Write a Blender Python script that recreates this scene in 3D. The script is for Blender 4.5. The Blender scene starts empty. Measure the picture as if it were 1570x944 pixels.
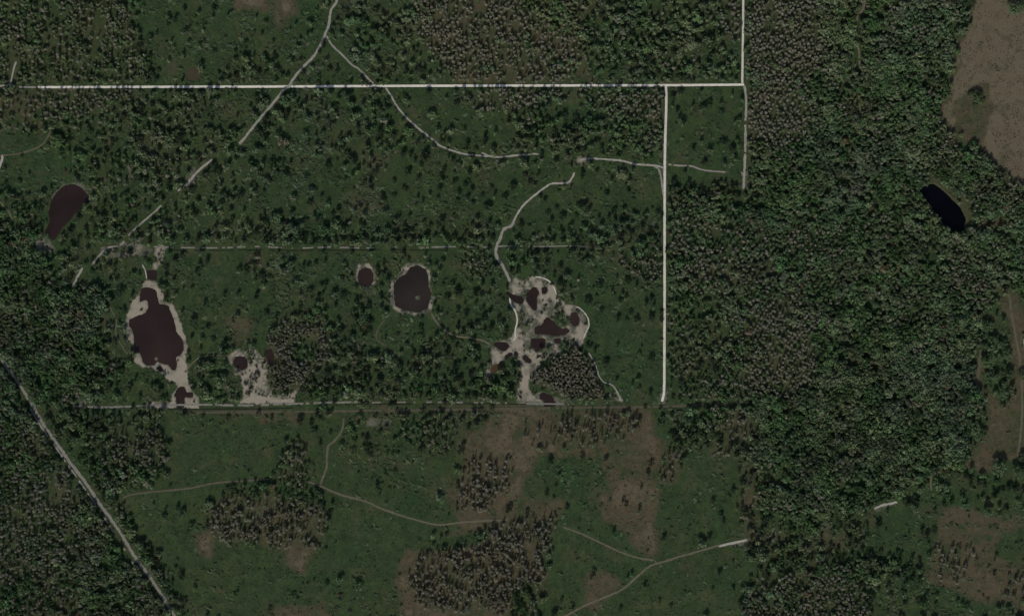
import bpy, math, random
import numpy as np

# ------------------------------------------------------------------ scale
# ground plan is surveyed in plan units (1 unit = 0.8 m), origin upper left
S = 0.8
CX, CY = 785.0, 472.0
def X(px): return (px - CX) * S
def Y(py): return (CY - py) * S
rng = np.random.default_rng(7)
R = math.radians
scene = bpy.context.scene

# ------------------------------------------------------------------ camera, world, sun, exposure
ALT = 2600.0
cam_d = bpy.data.cameras.new('camera')
cam = bpy.data.objects.new('camera', cam_d)
scene.collection.objects.link(cam)
cam.location = (0, 0, ALT)
cam.rotation_euler = (0, 0, 0)
cam_d.sensor_width = 36.0
cam_d.lens = 36.0 * ALT / (1570 * S)
cam_d.clip_start = 5.0
cam_d.clip_end = 30000.0
scene.camera = cam

SUN_EL, SUN_AZ = 41.0, 193.0          # compass azimuth, north is +Y
world = bpy.data.worlds.new('World'); scene.world = world
world.use_nodes = True
wn = world.node_tree; wn.nodes.clear()
sky = wn.nodes.new('ShaderNodeTexSky'); sky.sky_type = 'NISHITA'; sky.sun_disc = False
sky.sun_elevation = R(SUN_EL); sky.sun_rotation = R(SUN_AZ)
sky.air_density = 1.0; sky.dust_density = 2.0
bg = wn.nodes.new('ShaderNodeBackground'); bg.inputs['Strength'].default_value = 0.098
wo = wn.nodes.new('ShaderNodeOutputWorld')
wn.links.new(sky.outputs[0], bg.inputs[0]); wn.links.new(bg.outputs[0], wo.inputs[0])
sl = bpy.data.lights.new('sun', 'SUN'); sl.energy = 3.0; sl.angle = R(0.53); sl.color = (1.0, 0.945, 0.83)
sun = bpy.data.objects.new('sun', sl); scene.collection.objects.link(sun)
sun.rotation_euler = (R(90 - SUN_EL), 0, R(180 - SUN_AZ))
scene.view_settings.view_transform = 'Standard'
scene.view_settings.look = 'None'
scene.view_settings.exposure = -0.30
scene.view_settings.gamma = 1.0
scene.view_settings.use_curve_mapping = False
scene.render.engine = 'CYCLES'
scene.cycles.max_bounces = 4; scene.cycles.diffuse_bounces = 2; scene.cycles.glossy_bounces = 2

# ------------------------------------------------------------------ raster helpers
M = 90                                   # margin round the frame, in plan units
W, H = 1570 + 2 * M, 944 + 2 * M
gx, gy = np.meshgrid(np.arange(W) - M + 0.0, np.arange(H) - M + 0.0)

def vnoise(x, y, scale, seed):
    r = np.random.default_rng(seed); T = r.random((256, 256))
    u, v = x / scale + 1000.3, y / scale + 1000.7
    i, j = np.floor(u).astype(int), np.floor(v).astype(int)
    f, g = u - i, v - j
    f = f * f * (3 - 2 * f); g = g * g * (3 - 2 * g)
    a = T[j % 256, i % 256]; b = T[j % 256, (i + 1) % 256]
    c = T[(j + 1) % 256, i % 256]; d = T[(j + 1) % 256, (i + 1) % 256]
    return (a * (1 - f) + b * f) * (1 - g) + (c * (1 - f) + d * f) * g
def fbm(x, y, scale, seed, octv=4):
    s = 0; a = 1; t = 0
    for k in range(octv):
        s = s + a * vnoise(x, y, scale / 2 ** k, seed + k * 17); t += a; a *= .55
    return s / t
def ss(a, b, x):
    t = np.clip((x - a) / (b - a), 0, 1); return t * t * (3 - 2 * t)
def blur(a, r):
    if r <= 0: return a
    r = int(r)
    for ax in (0, 1):
        for _ in range(2):
            p = np.pad(a, [(r + 1, r) if k == ax else (0, 0) for k in (0, 1)], mode='edge')
            c = np.cumsum(p, axis=ax)
            n = a.shape[ax]
            hi = np.take(c, np.arange(2 * r + 1, 2 * r + 1 + n), axis=ax)
            lo = np.take(c, np.arange(0, n), axis=ax)
            a = (hi - lo) / (2 * r + 1)
    return a
def inside(poly, x, y):
    res = np.zeros(x.shape, bool)
    n = len(poly)
    for i in range(n):
        x0, y0 = poly[i]; x1, y1 = poly[(i + 1) % n]
        if y0 == y1: continue
        c = (y0 > y) != (y1 > y)
        res ^= c & (x < (x1 - x0) * (y - y0) / (y1 - y0) + x0)
    return res
def P(s):
    v = [float(t) for t in s.replace(',', ' ').split()]
    return list(zip(v[0::2], v[1::2]))
wx = gx + (fbm(gx, gy, 30, 11, 6) - .5) * 28; wy = gy + (fbm(gx, gy, 30, 51, 6) - .5) * 28
sx_ = gx + (fbm(gx, gy, 9, 91, 4) - .5) * 9; sy_ = gy + (fbm(gx, gy, 9, 131, 4) - .5) * 9
def mask(poly, warp='big', soft=4, pad=30):
    xs = [p[0] for p in poly]; ys = [p[1] for p in poly]
    x0 = max(0, int(min(xs)) - pad + M); x1 = min(W, int(max(xs)) + pad + M)
    y0 = max(0, int(min(ys)) - pad + M); y1 = min(H, int(max(ys)) + pad + M)
    out = np.zeros((H, W))
    if x1 <= x0 or y1 <= y0: return out
    A, B = {'big': (wx, wy), 'small': (sx_, sy_), None: (gx, gy)}[warp]
    sub = inside(poly, A[y0:y1, x0:x1], B[y0:y1, x0:x1]).astype(float)
    out[y0:y1, x0:x1] = blur(sub, soft)
    return out
def sample(a, px, py):
    i = np.clip((np.asarray(px) + M).astype(int), 0, W - 1); j = np.clip((np.asarray(py) + M).astype(int), 0, H - 1)
    return a[j, i]

# ------------------------------------------------------------------ land cover: tree density, bare share, scrub density, brown, olive, crown size
cov = dict(T=.13, G=.03, S=.36, B=.12, O=.42, Z=1.0)
L = {k: np.full((H, W), v) for k, v in cov.items()}
REG = [
 # north west wood
 ("-99 -99 170 -99 175 0 200 20 205 45 225 70 232 100 236 130 -99 130", dict(T=.86, G=.30, S=.2, B=.3, O=.6, Z=.78)),
 ("130 -99 190 -99 200 30 215 80 205 128 100 130 110 80 150 40", dict(G=.55)),
 ("30 136 200 136 205 160 160 185 90 190 50 160", dict(T=.8, G=.62, S=.2, B=.5, Z=.75)),
 ("-99 136 40 136 60 170 75 200 -99 205", dict(T=.5, G=.5, S=.5, B=.6, O=.7, Z=.7)),
 ("100 190 240 140 400 150 330 250 250 380 150 400 130 330 110 240", dict(T=.31, G=.08, S=.42, B=.2, O=.5, Z=.9)),
 ("-99 200 70 205 72 232 110 245 105 268 80 290 40 298 -99 295", dict(T=.02, G=0, S=.15, B=.08, O=.25)),
 ("215 -99 620 -99 640 40 665 90 680 128 240 128 225 75 205 30", dict(T=.05, G=0, S=.3, B=.1, O=.35, Z=.9)),
 ("505 -99 620 -99 640 40 665 90 680 128 560 128 510 60", dict(T=.2, S=.7, B=.18, O=.55)),
 ("390 90 440 80 480 128 330 128 340 110", dict(T=.2, S=.5, O=.5)),
 ("335 150 395 140 370 200 330 200", dict(T=.05, S=.3)),
 ("250 400 330 390 400 430 400 470 290 440 265 420", dict(T=.03, G=0, S=.25, B=.08, O=.3)),
 # northern cypress
 ("620 -99 900 -99 880 40 900 90 925 128 700 128 680 110 665 85 645 50", dict(T=.92, G=.88, S=.15, B=.6, O=.6, Z=.78)),
 ("672 -99 760 -99 740 30 700 50", dict(T=.55, B=.8)),
 ("790 -99 905 -99 900 50 880 60 800 20", dict(T=.75, G=.2, B=.5, O=.8, Z=.85)),
 ("900 -99 1095 -99 1100 60 1120 90 1135 128 925 128 900 90", dict(T=.42, G=.05, S=.8, B=.25, O=.6)),
 ("960 50 1030 60 1040 128 960 128 950 80", dict(T=.6, B=.2)),
 ("1090 -99 1136 -99 1136 65 1112 60 1097 20", dict(T=.9, G=.85, S=.2, B=.4, Z=.78)),
 ("698 136 1012 136 1010 200 965 195 930 185 905 165 850 160 800 172 760 180 715 168", dict(T=.82, G=.78, S=.2, B=.4, Z=.78)),
 ("826 150 902 148 915 165 895 180 830 175", dict(G=.1)),
 ("605 140 690 140 715 180 790 185 780 228 690 225 640 190", dict(T=.03, G=0, S=.2, B=.12, O=.4)),
 ("790 175 1010 190 1010 238 905 238 800 232", dict(T=.42, G=.03, S=.65, B=.25, O=.5)),
 ("440 150 600 140 640 235 430 235 400 200", dict(T=.22, S=.6, O=.5, B=.16)),
 ("420 240 790 240 780 345 400 345", dict(T=.04, G=0, S=.35, B=.1, O=.5)),
 ("530 235 600 235 600 330 540 330", dict(T=.12, S=.7, B=.38, O=.6)),
 ("400 345 770 345 765 385 400 390", dict(T=.16, S=.7, B=.22, O=.5)),
 ("790 250 1012 250 1012 330 880 345 790 350", dict(T=.02, G=0, S=.22, B=.1, O=.45)),
 ("870 340 1012 320 1012 385 870 390", dict(T=.3, S=.6, B=.35, O=.5)),
 ("1024 136 1138 136 1138 290 1024 280", dict(T=.03, G=0, S=.2, B=.1, O=.4)),
 # eastern wood
 ("1024 285 1145 290 1148 -99 1500 -99 1478 20 1475 50 1462 100 1455 150 1438 172 1465 205 1500 235 1525 248 1545 272 1680 320 1680 460 1545 455 1500 480 1500 690 1480 720 1400 740 1340 775 1160 800 1145 700 1170 640 1060 625 1024 615", dict(T=.97, G=.05, S=.2, B=.28, O=.45, Z=1.05)),
 ("1148 -99 1262 -99 1258 40 1252 90 1235 130 1250 165 1235 215 1190 225 1148 215", dict(T=.95, G=.86, B=.35, Z=.8)),
 ("1300 -20 1325 -20 1318 100 1330 200 1312 240 1300 150", dict(T=.72, B=.4, O=.7)),
 ("1330 140 1480 120 1450 170 1440 200 1330 190", dict(Z=1.15)),
 ("1024 320 1150 340 1220 385 1262 450 1262 560 1245 590 1200 615 1024 615", dict(T=.88, G=.42, Z=.85)),
 ("1150 460 1240 470 1255 560 1235 592 1190 615 1130 600", dict(T=.95, G=.78, Z=.78)),
 ("1024 440 1105 460 1110 610 1024 612", dict(T=.62, G=.2, S=.6)),
 ("1150 350 1320 350 1330 450 1260 470 1200 390", dict(G=.2, Z=.85)),
 ("1420 370 1560 365 1560 450 1500 470 1420 440", dict(G=.25, Z=.95)),
 ("1320 500 1500 490 1495 690 1330 700 1250 720 1260 600", dict(Z=1.25)),
 ("345 -60 450 -60 455 18 440 36 425 40 412 20 390 18 362 20", dict(T=0, G=0, S=0, B=.97, O=.3)),
 ("372 386 402 386 402 410 378 408", dict(B=.75, T=.1)), ("470 478 500 484 500 500 450 500", dict(B=.75, T=.15)), ("400 350 700 350 700 378 400 378", dict(T=.26)),
 ("250 366 900 364 900 375 250 376", dict(T=.42, S=.95)), ("640 382 900 382 900 390 640 390", dict(T=.3, S=.8)), ("330 386 620 386 620 394 330 394", dict(T=.2, S=.8)),
 # pasture
 ("1500 -99 1483 15 1477 50 1466 90 1457 110 1455 150 1438 170 1466 200 1502 235 1525 246 1547 270 1562 285 1700 330 1700 -99", dict(T=0, G=0, S=0, B=1.08, O=.6)),
 ("1462 160 1490 140 1515 130 1520 170 1510 230 1500 230 1470 200", dict(B=.72, O=.7)),
 ("1425 274 1445 278 1468 300 1490 330 1488 348 1474 345 1448 310 1425 292", dict(T=0, S=.1, B=.6, O=.9)),
 ("1495 330 1540 325 1562 345 1550 360 1500 350", dict(T=.3, B=.6, O=.9)),
 ("1537 455 1553 455 1562 500 1585 520 1700 520 1700 700 1572 700 1530 712 1500 725 1472 708 1490 690 1512 660 1517 622 1503 602 1492 590 1498 548 1506 550 1505 590 1520 600 1530 615 1548 613 1556 590 1553 545 1551 500 1541 475", dict(T=0, G=0, S=.02, B=.88, O=.75)),
 ("1535 450 1560 450 1575 520 1565 610 1550 612 1553 540", dict(T=0, S=.02, B=.85, O=.8)),
 ("1508 545 1548 528 1551 600 1537 613 1516 602", dict(T=.97, G=0, Z=1.25, B=.2)),
 ("1548 620 1700 600 1700 680 1545 690", dict(B=.5)),
 # south east
 ("1140 815 1240 800 1330 785 1345 850 1260 848 1150 852", dict(T=.38, G=.05, S=.6, B=.38, O=.7)),
 ("1340 782 1380 785 1430 800 1425 850 1405 858 1350 850 1325 832 1335 800", dict(T=.02, G=0, S=.25, B=.1, O=.4)),
 ("1260 810 1300 830 1290 845 1262 835", dict(T=0, S=.2, B=.8)),
 ("1405 775 1460 772 1445 800 1400 800", dict(T=.02, S=.3, B=.5)),
 ("1458 772 1500 778 1540 788 1700 788 1700 1050 1600 1000 1560 930 1500 925 1462 915 1420 892 1426 860 1437 830 1432 800", dict(T=0, G=0, S=.06, B=.84, O=.35)),
 ("1532 812 1700 812 1700 868 1560 865 1530 852", dict(B=.05, O=.4, S=.1)),
 ("1500 770 1540 778 1540 788 1500 784", dict(B=0, S=.2)),
 ("1444 842 1482 832 1490 870 1470 900 1442 885", dict(T=.5, G=1, Z=.5)),
 ("1542 885 1585 880 1585 922 1548 918", dict(T=.5, G=.8, Z=.55)),
 ("1330 890 1420 890 1480 925 1560 945 1590 1060 1330 1060", dict(T=.08, G=0, S=.45, B=.15, O=.5)),
 ("1335 850 1420 855 1415 890 1335 890", dict(T=.5, S=.5)),
 # southern meadow
 ("255 640 1000 625 1140 700 1150 790 1140 860 1140 1060 330 1060 265 944 190 790 180 760 250 720", dict(T=.008, G=0, S=.08, B=.08, O=.5, Z=.9)),
 ("1130 1060 1136 930 1155 885 1190 858 1250 850 1330 885 1345 1060", dict(T=.96, G=.62, S=.1, B=.3, Z=.82)),
 ("1190 852 1330 860 1330 895 1250 880 1160 890", dict(T=.9, G=.12, Z=1)),
 ("530 627 780 627 770 645 700 656 640 642 530 652", dict(T=.16, S=.7, B=.55, O=.5)),
 ("470 604 800 602 800 614 470 614", dict(T=.6, S=.9)), ("250 629 520 629 520 638 250 640", dict(T=.2, S=.6, B=.5)), ("560 620 790 620 790 634 560 634", dict(T=.3, S=.9, B=.6)),
 ("290 665 420 650 440 690 380 700 290 690", dict(B=.2, O=.3)),
 ("360 630 460 628 455 655 400 655", dict(B=.8, S=.2)),
 ("515 650 620 650 620 700 515 700", dict(T=.1, S=.25, O=.6, B=.2)),
 ("615 640 680 640 692 678 662 700 622 690", dict(T=.6, G=.3, Z=.6, S=.5)),
 ("530 690 640 690 700 760 560 750", dict(S=.3, O=.6, B=.15)),
 ("780 625 985 622 1010 640 1003 660 1030 690 1020 705 1000 730 1012 760 1002 800 1012 850 992 852 955 818 925 800 918 775 922 745 910 715 880 698 830 700 810 730 792 800 790 850 780 944 700 970 620 944 600 900 612 880 622 835 650 842 690 820 702 800 688 745 712 700 700 690 722 660 750 645", dict(T=0, S=.03, B=.92, O=.45)),
 ("832 702 905 708 925 740 925 790 870 800 862 775 838 765 812 755 808 735", dict(B=.12, O=.3, S=.15)),
 ("905 735 925 735 920 780 905 770", dict(B=.4)),
 ("825 760 860 770 862 800 800 800 805 765", dict(B=.75)),
 ("900 885 945 875 955 895 920 930 895 930", dict(B=.85)),
 ("860 632 985 632 970 660 930 682 868 692 855 662", dict(T=.5, G=1, Z=.55, B=.7)),
 ("790 640 850 640 850 690 800 690", dict(T=.1, G=1, Z=.5)),
 ("712 705 785 692 775 750 742 786 700 786 702 742", dict(T=.62, G=1, Z=.58, B=.8)),
 ("640 848 700 838 740 812 800 792 858 797 845 830 836 870 830 932 760 942 640 932 625 900", dict(T=.8, G=1, Z=.64, B=.75)),
 ("665 822 700 820 755 805 745 822 700 838 660 845", dict(T=.25, G=0, B=.05, O=.2, S=.4)),
 ("785 905 825 890 830 990 790 990", dict(T=.55, G=.25, Z=.9, B=.2, S=.5)),
 ("330 757 400 748 470 762 505 785 500 820 480 850 450 852 400 832 345 832 315 820", dict(T=.74, G=.9, Z=.66, B=.6)),
 ("345 740 440 735 500 762 508 790 470 770 400 755 350 758", dict(T=.7, G=.15, Z=.8, B=.1, O=.2)),
 ("425 715 445 665 478 665 475 720 460 748 415 745", dict(T=.66, G=.5, Z=.65, B=.4)),
 ("430 840 480 845 470 880 440 868", dict(B=.95, S=0, T=0)),
 ("298 820 328 822 325 852 305 848", dict(B=.95, S=0, T=0)),
 ("415 925 500 920 520 1000 415 1000", dict(B=.85, S=0, T=0)),
 ("560 800 640 795 640 944 560 944", dict(O=.7)),
 ("1010 702 1045 690 1046 716 1036 743 1014 743", dict(T=.5, G=1, Z=.55, B=.7)),
 ("1030 640 1170 625 1150 700 1100 700 1060 690 1035 690 1025 660", dict(T=.55, G=.35, S=.4, B=.4)),
 ("1095 640 1160 635 1160 675 1100 672", dict(T=.6, G=.8, B=.6, Z=.7)),
 ("1000 634 1085 632 1065 650 1010 652", dict(T=.1, G=0, B=.05, S=.5)),
 ("1128 700 1165 700 1170 830 1140 850 1136 790", dict(T=.35, G=.3, B=.6, S=.5)),
 # south west
 ("-99 345 60 345 70 380 105 400 112 430 165 450 198 565 150 590 110 625 40 615 -99 400", dict(T=.95, G=.06, S=.2, B=.2, O=.4, Z=1.05)),
 ("-99 345 -99 700 60 650 0 545", dict(T=.95, G=.08)),
 ("-99 300 40 300 70 345 -99 360", dict(T=.5, G=.2, S=.5, B=.3, Z=.8)),
 ("-99 560 0 560 190 830 270 944 300 1060 -99 1060", dict(T=.93, G=.16, S=.3, B=.3, O=.5, Z=.85)),
 ("30 730 105 720 115 850 90 880 -99 885 -99 770 20 765", dict(G=.62, Z=.72)),
 ("62 632 255 632 255 720 185 760 190 790 240 870 300 950 268 944 160 770", dict(T=.58, G=.1, S=.5, B=.25)),
 ("165 642 252 650 255 712 172 712", dict(T=.88, G=.66, Z=.62)),
 ("205 560 240 570 262 612 150 612 160 585", dict(T=.1, S=.5)),
 ("165 440 195 460 200 540 215 562 165 560", dict(T=.12, S=.4, O=.6)),
 ("272 440 400 440 470 460 440 490 350 525 290 530 275 490", dict(T=.03, G=0, S=.3, B=.1, O=.4)),
 ("345 490 385 495 388 530 350 530", dict(T=.02, B=.6, O=.8)),
 ("295 560 350 568 365 612 305 614", dict(T=.28, S=.7)),
 ("400 400 500 395 500 470 400 470", dict(T=.07, S=.4)),
 ("575 480 640 478 640 545 600 545 575 515", dict(T=.03, S=.25)),
 ("475 570 510 480 560 480 575 545 740 540 745 612 470 612", dict(T=.42, G=.04, S=.6, B=.15, Z=.9)),
 ("740 590 800 560 790 612 740 612", dict(T=.6, S=.5)),
 ("670 385 780 388 780 475 670 475", dict(T=.04, G=0, S=.3, B=.1, O=.5)),
 ("714 388 755 385 758 426 735 430 713 420", dict(T=.72, G=.3, S=.5, Z=.5)),
 ("895 440 1012 440 1012 612 950 612 935 590 905 540 905 490", dict(T=.02, G=0, S=.16, B=.05, O=.3)),
 ("880 385 1012 385 1012 440 890 440", dict(T=.1, S=.3, O=.4)),
 ("925 395 1014 388 1014 432 965 425", dict(T=.6, G=.6, B=.4, Z=.6)),
 # cypress by the sand flats
 ("400 520 440 500 460 488 495 492 504 520 500 545 487 565 476 580 460 602 440 606 412 602 408 580 405 550", dict(T=.93, G=.93, S=.05, B=.4, Z=.66)),
 ("450 525 480 525 480 555 450 555", dict(T=.6, G=.1, B=.02, O=.1)),
 ("430 490 470 475 495 480 490 495 440 505", dict(T=.4, G=.3, B=.8, O=.8)),
 ("828 560 850 545 878 536 897 540 905 555 915 570 922 586 937 600 937 613 870 611 842 600 822 590 817 575", dict(T=.96, G=1, S=.05, B=.45, Z=.68)),
]
for pl, vals in REG:
    m = mask(P(pl))
    for k, v in vals.items():
        L[k] = L[k] * (1 - m) + v * m

# ------------------------------------------------------------------ ponds
PONDS = [
 ("216 442 224 440 230 441 238 444 241 455 243 465 258 468 261 478 266 490 270 508 276 516 281 525 281 535 276 543 269 547 271 560 268 567 263 566 258 558 250 557 240 553 235 560 225 560 218 553 215 540 205 541 203 535 206 527 205 518 203 505 197 498 198 490 210 484 222 480 228 471 226 460 221 459 213 463 215 450", 'brown', 'large dark brown pond ringed with pale sand in the west'),
 ("226 414 240 414 240 429 226 427", 'brown', 'small square brown pool at the north tip of the sand flat'),
 ("239 561 247 562 251 568 244 569", 'brown', 'tiny brown pool below the large sandy pond'),
 ("272 595 276 592 283 593 285 601 292 600 296 601 295 608 288 609 283 607 282 622 277 626 271 624 271 610 266 606", 'brown', 'T shaped brown pool on the sand by the southern track'),
 ("100 284 112 282 125 288 135 300 136 312 128 318 120 322 112 330 104 340 95 348 88 360 82 368 74 362 68 355 76 340 74 325 78 308 88 293", 'brown', 'brown pond shaped like a comma in the far west'),
 ("560 409 568 412 572 420 572 430 567 438 558 439 551 434 548 424 551 414", 'brown', 'small oval brown pond with a pale rim'),
 ("604 450 604 435 612 425 622 420 628 410 640 406 652 412 656 425 657 440 661 450 658 460 655 472 640 478 620 475 606 468", 'grey', 'big round brown pond with a grey shore and tiny islet'),
 ("297 101 304 103 308 111 306 120 298 124 289 122 286 114 289 105", 'olive', 'small round muddy pond just north of the long white road'),
 ("1407 292 1416 286 1430 281 1444 291 1459 305 1473 320 1480 335 1477 352 1462 355 1446 343 1435 328 1427 314 1418 303", 'black', 'long black pond inside the eastern wood'),
 ("775 447 780 447 786 451 800 454 803 458 801 465 793 464 785 460 782 454", 'brown', 'slanting brown pool on the west of the central sand flat'),
 ("808 448 818 439 823 441 826 448 823 455 823 473 818 476 810 465 806 458", 'brown', 'upright narrow brown pool on the central sand flat'),
 ("835 438 839 440 840 445 837 449 833 450 830 447 831 441", 'brown', 'small round pool near the top of the central sand flat'),
 ("820 501 831 497 834 490 840 485 845 491 850 493 855 500 862 504 869 502 873 507 866 512 850 514 836 511 836 512 820 512", 'brown', 'wide jagged brown pool in the middle of the central sand flat'),
 ("874 480 883 477 888 487 887 496 881 500 875 494", 'brown', 'small brown pool at the eastern rim of the central sand flat'),
 ("814 519 836 519 836 528 834 533 826 534 824 539 820 538 820 533 814 532", 'brown', 'blocky brown pool below the jagged pool'),
 ("850 519 860 519 860 524 854 526 850 524", 'brown', 'little brown pool east of the blocky pool'),
 ("755 527 762 523 775 524 781 529 778 534 771 538 764 533", 'brown', 'brown pool at the western corner of the sand flat'),
 ("772 546 780 541 784 539 786 543 778 548", 'brown', 'thin curved pool beside the western corner pool'),
 ("787 540 791 537 794 541 793 546 789 546", 'brown', 'small oval pool next to the thin curved pool'),
 ("801 545 806 543 811 548 815 552 813 556 806 554 802 550", 'brown', 'slanting pool west of the cypress stand on the sand'),
 ("751 568 754 561 762 557 770 558 770 563 764 569 756 571", 'amber', 'amber brown pool at the edge of the sand flat'),
 ("826 605 832 600 838 603 845 605 850 614 852 622 834 622 833 612 828 612", 'brown', 'brown pool south of the cypress stand beside the track'),
 ("358 552 362 545 369 546 376 547 379 555 378 563 370 566 362 562 357 557", 'brown', 'round brown pool inside the pale speckled sand'),
 ("409 536 416 534 420 545 417 556 412 558 408 548", 'brown', 'brown pool between speckled sand and bare cypresses'),
]
pond_m = np.zeros((H, W)); shore = np.zeros((H, W))
for s, c, lab in PONDS:
    pond_m = np.maximum(pond_m, mask(P(s), None, 0))
pond_b = blur(pond_m, 1)
Z0 = -1.3 * ss(.05, .95, pond_b)

# ------------------------------------------------------------------ sand
SAND = [
 ("218 405 226 428 216 436 212 452 198 466 191 490 194 520 200 524 206 545 207 556 216 564 235 565 247 572 252 580 262 585 270 592 262 608 258 626 305 626 303 610 296 595 290 583 289 570 287 545 287 520 281 503 273 487 264 466 250 460 252 450 243 435 240 428 226 428", 1),
 ("238 376 256 376 252 390 247 402 240 414 232 412 238 395", .9),
 ("222 622 226 616 250 613 262 614 262 626 222 626", .8),
 ("350 542 368 533 388 534 398 540 409 550 408 578 418 604 440 604 456 590 455 604 450 617 368 617 372 590 366 575 358 562 347 553", .84),
 ("372 600 400 604 430 610 452 608 450 618 370 618", 1), ("350 542 366 533 372 536 358 545 356 560 347 553", .95),
 ("54 370 66 358 80 372 86 385 74 392 52 388", .65),
 ("543 407 560 402 576 410 577 435 562 444 545 430", .74),
 ("596 436 608 415 628 402 645 402 660 412 664 440 668 455 660 478 640 484 610 480 598 465", .80),
 ("778 430 790 424 800 430 815 424 822 423 836 424 850 435 854 452 866 463 890 470 898 485 903 500 896 520 892 538 880 538 850 545 832 552 822 566 815 580 810 590 818 604 830 598 852 606 872 612 872 622 794 620 790 606 796 590 796 560 793 548 782 546 768 552 755 572 745 592 741 575 746 560 753 545 746 530 756 522 775 521 786 515 791 505 789 480 780 462 776 445", .76),
 ("800 560 814 560 812 590 816 604 818 614 798 616 796 600 800 585", 1), ("848 438 858 460 856 470 846 462 838 448", .95),
 ("97 280 112 277 128 283 140 298 140 314 128 322 120 326 112 318 128 306 122 292 110 287 100 290 86 308 80 330 72 332 72 308 84 290", .52),
 ("934 603 944 598 954 606 955 616 936 614", .8),
 ("884 236 900 242 920 242 905 248 894 252 887 257 884 246", .7),
 ("1132 262 1146 262 1148 290 1136 292", .75),
 ("1012 180 1024 180 1026 300 1014 300 1008 262", .35),
 ("1010 600 1024 600 1022 618 1008 618", .5),
 ("1335 782 1352 772 1376 768 1376 775 1345 784", .5),
 ("1253 800 1272 798 1280 812 1262 815", .5),
 ("1118 832 1140 824 1158 824 1156 832 1124 840", .45),
 ("560 640 600 640 600 652 562 652", .45),
 ("300 248 328 240 310 270 280 295 270 290", .35),
 ("150 378 200 370 235 382 232 392 155 396", .5),
 ("195 250 206 250 204 282 197 282", .45),
 ("262 240 280 240 285 262 262 262", .4),
 ("120 610 130 596 132 628 118 628", .5), ("88 590 98 592 94 606 88 604", .5),
 ("1562 510 1585 505 1585 540 1562 535", .3),
]
sand = np.zeros((H, W))
for s, v in SAND:
    sand = np.maximum(sand, mask(P(s), 'small', 1) * v)
ISL = [(640, 456, 5), (239, 549, 4), (833, 452, 0)]
for a, b, r in ISL:
    if r: Z0 += 1.6 * np.exp(-((gx - a) ** 2 + (gy - b) ** 2) / (r * r * .8)); sand = np.maximum(sand, .7 * (np.hypot(gx - a, gy - b) < r))
# natural thinning: plants creep into the sand
sn = fbm(gx, gy, 9, 300, 4)
sn2 = fbm(gx, gy, 22, 340, 5); stk = vnoise(gx + gy * .25, gy, 3.0, 360) * .6 + vnoise((gx + gy * .25) * 1.0, gy * .22, 3.2, 361) * .4
sand = np.where(sand <= .85, sand * (.72 + .56 * stk), sand)
sand = np.clip(np.where(sand > .85, sand * (.80 + .8 * (sn - .3)), sand * (0.50 + 1.6 * (sn - .35) + 1.7 * (sn2 - .42))), 0, 1)
sand = sand * (1 - .35 * blur(pond_m, 2))
sand = np.where(sand > .03, sand, 0)

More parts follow.
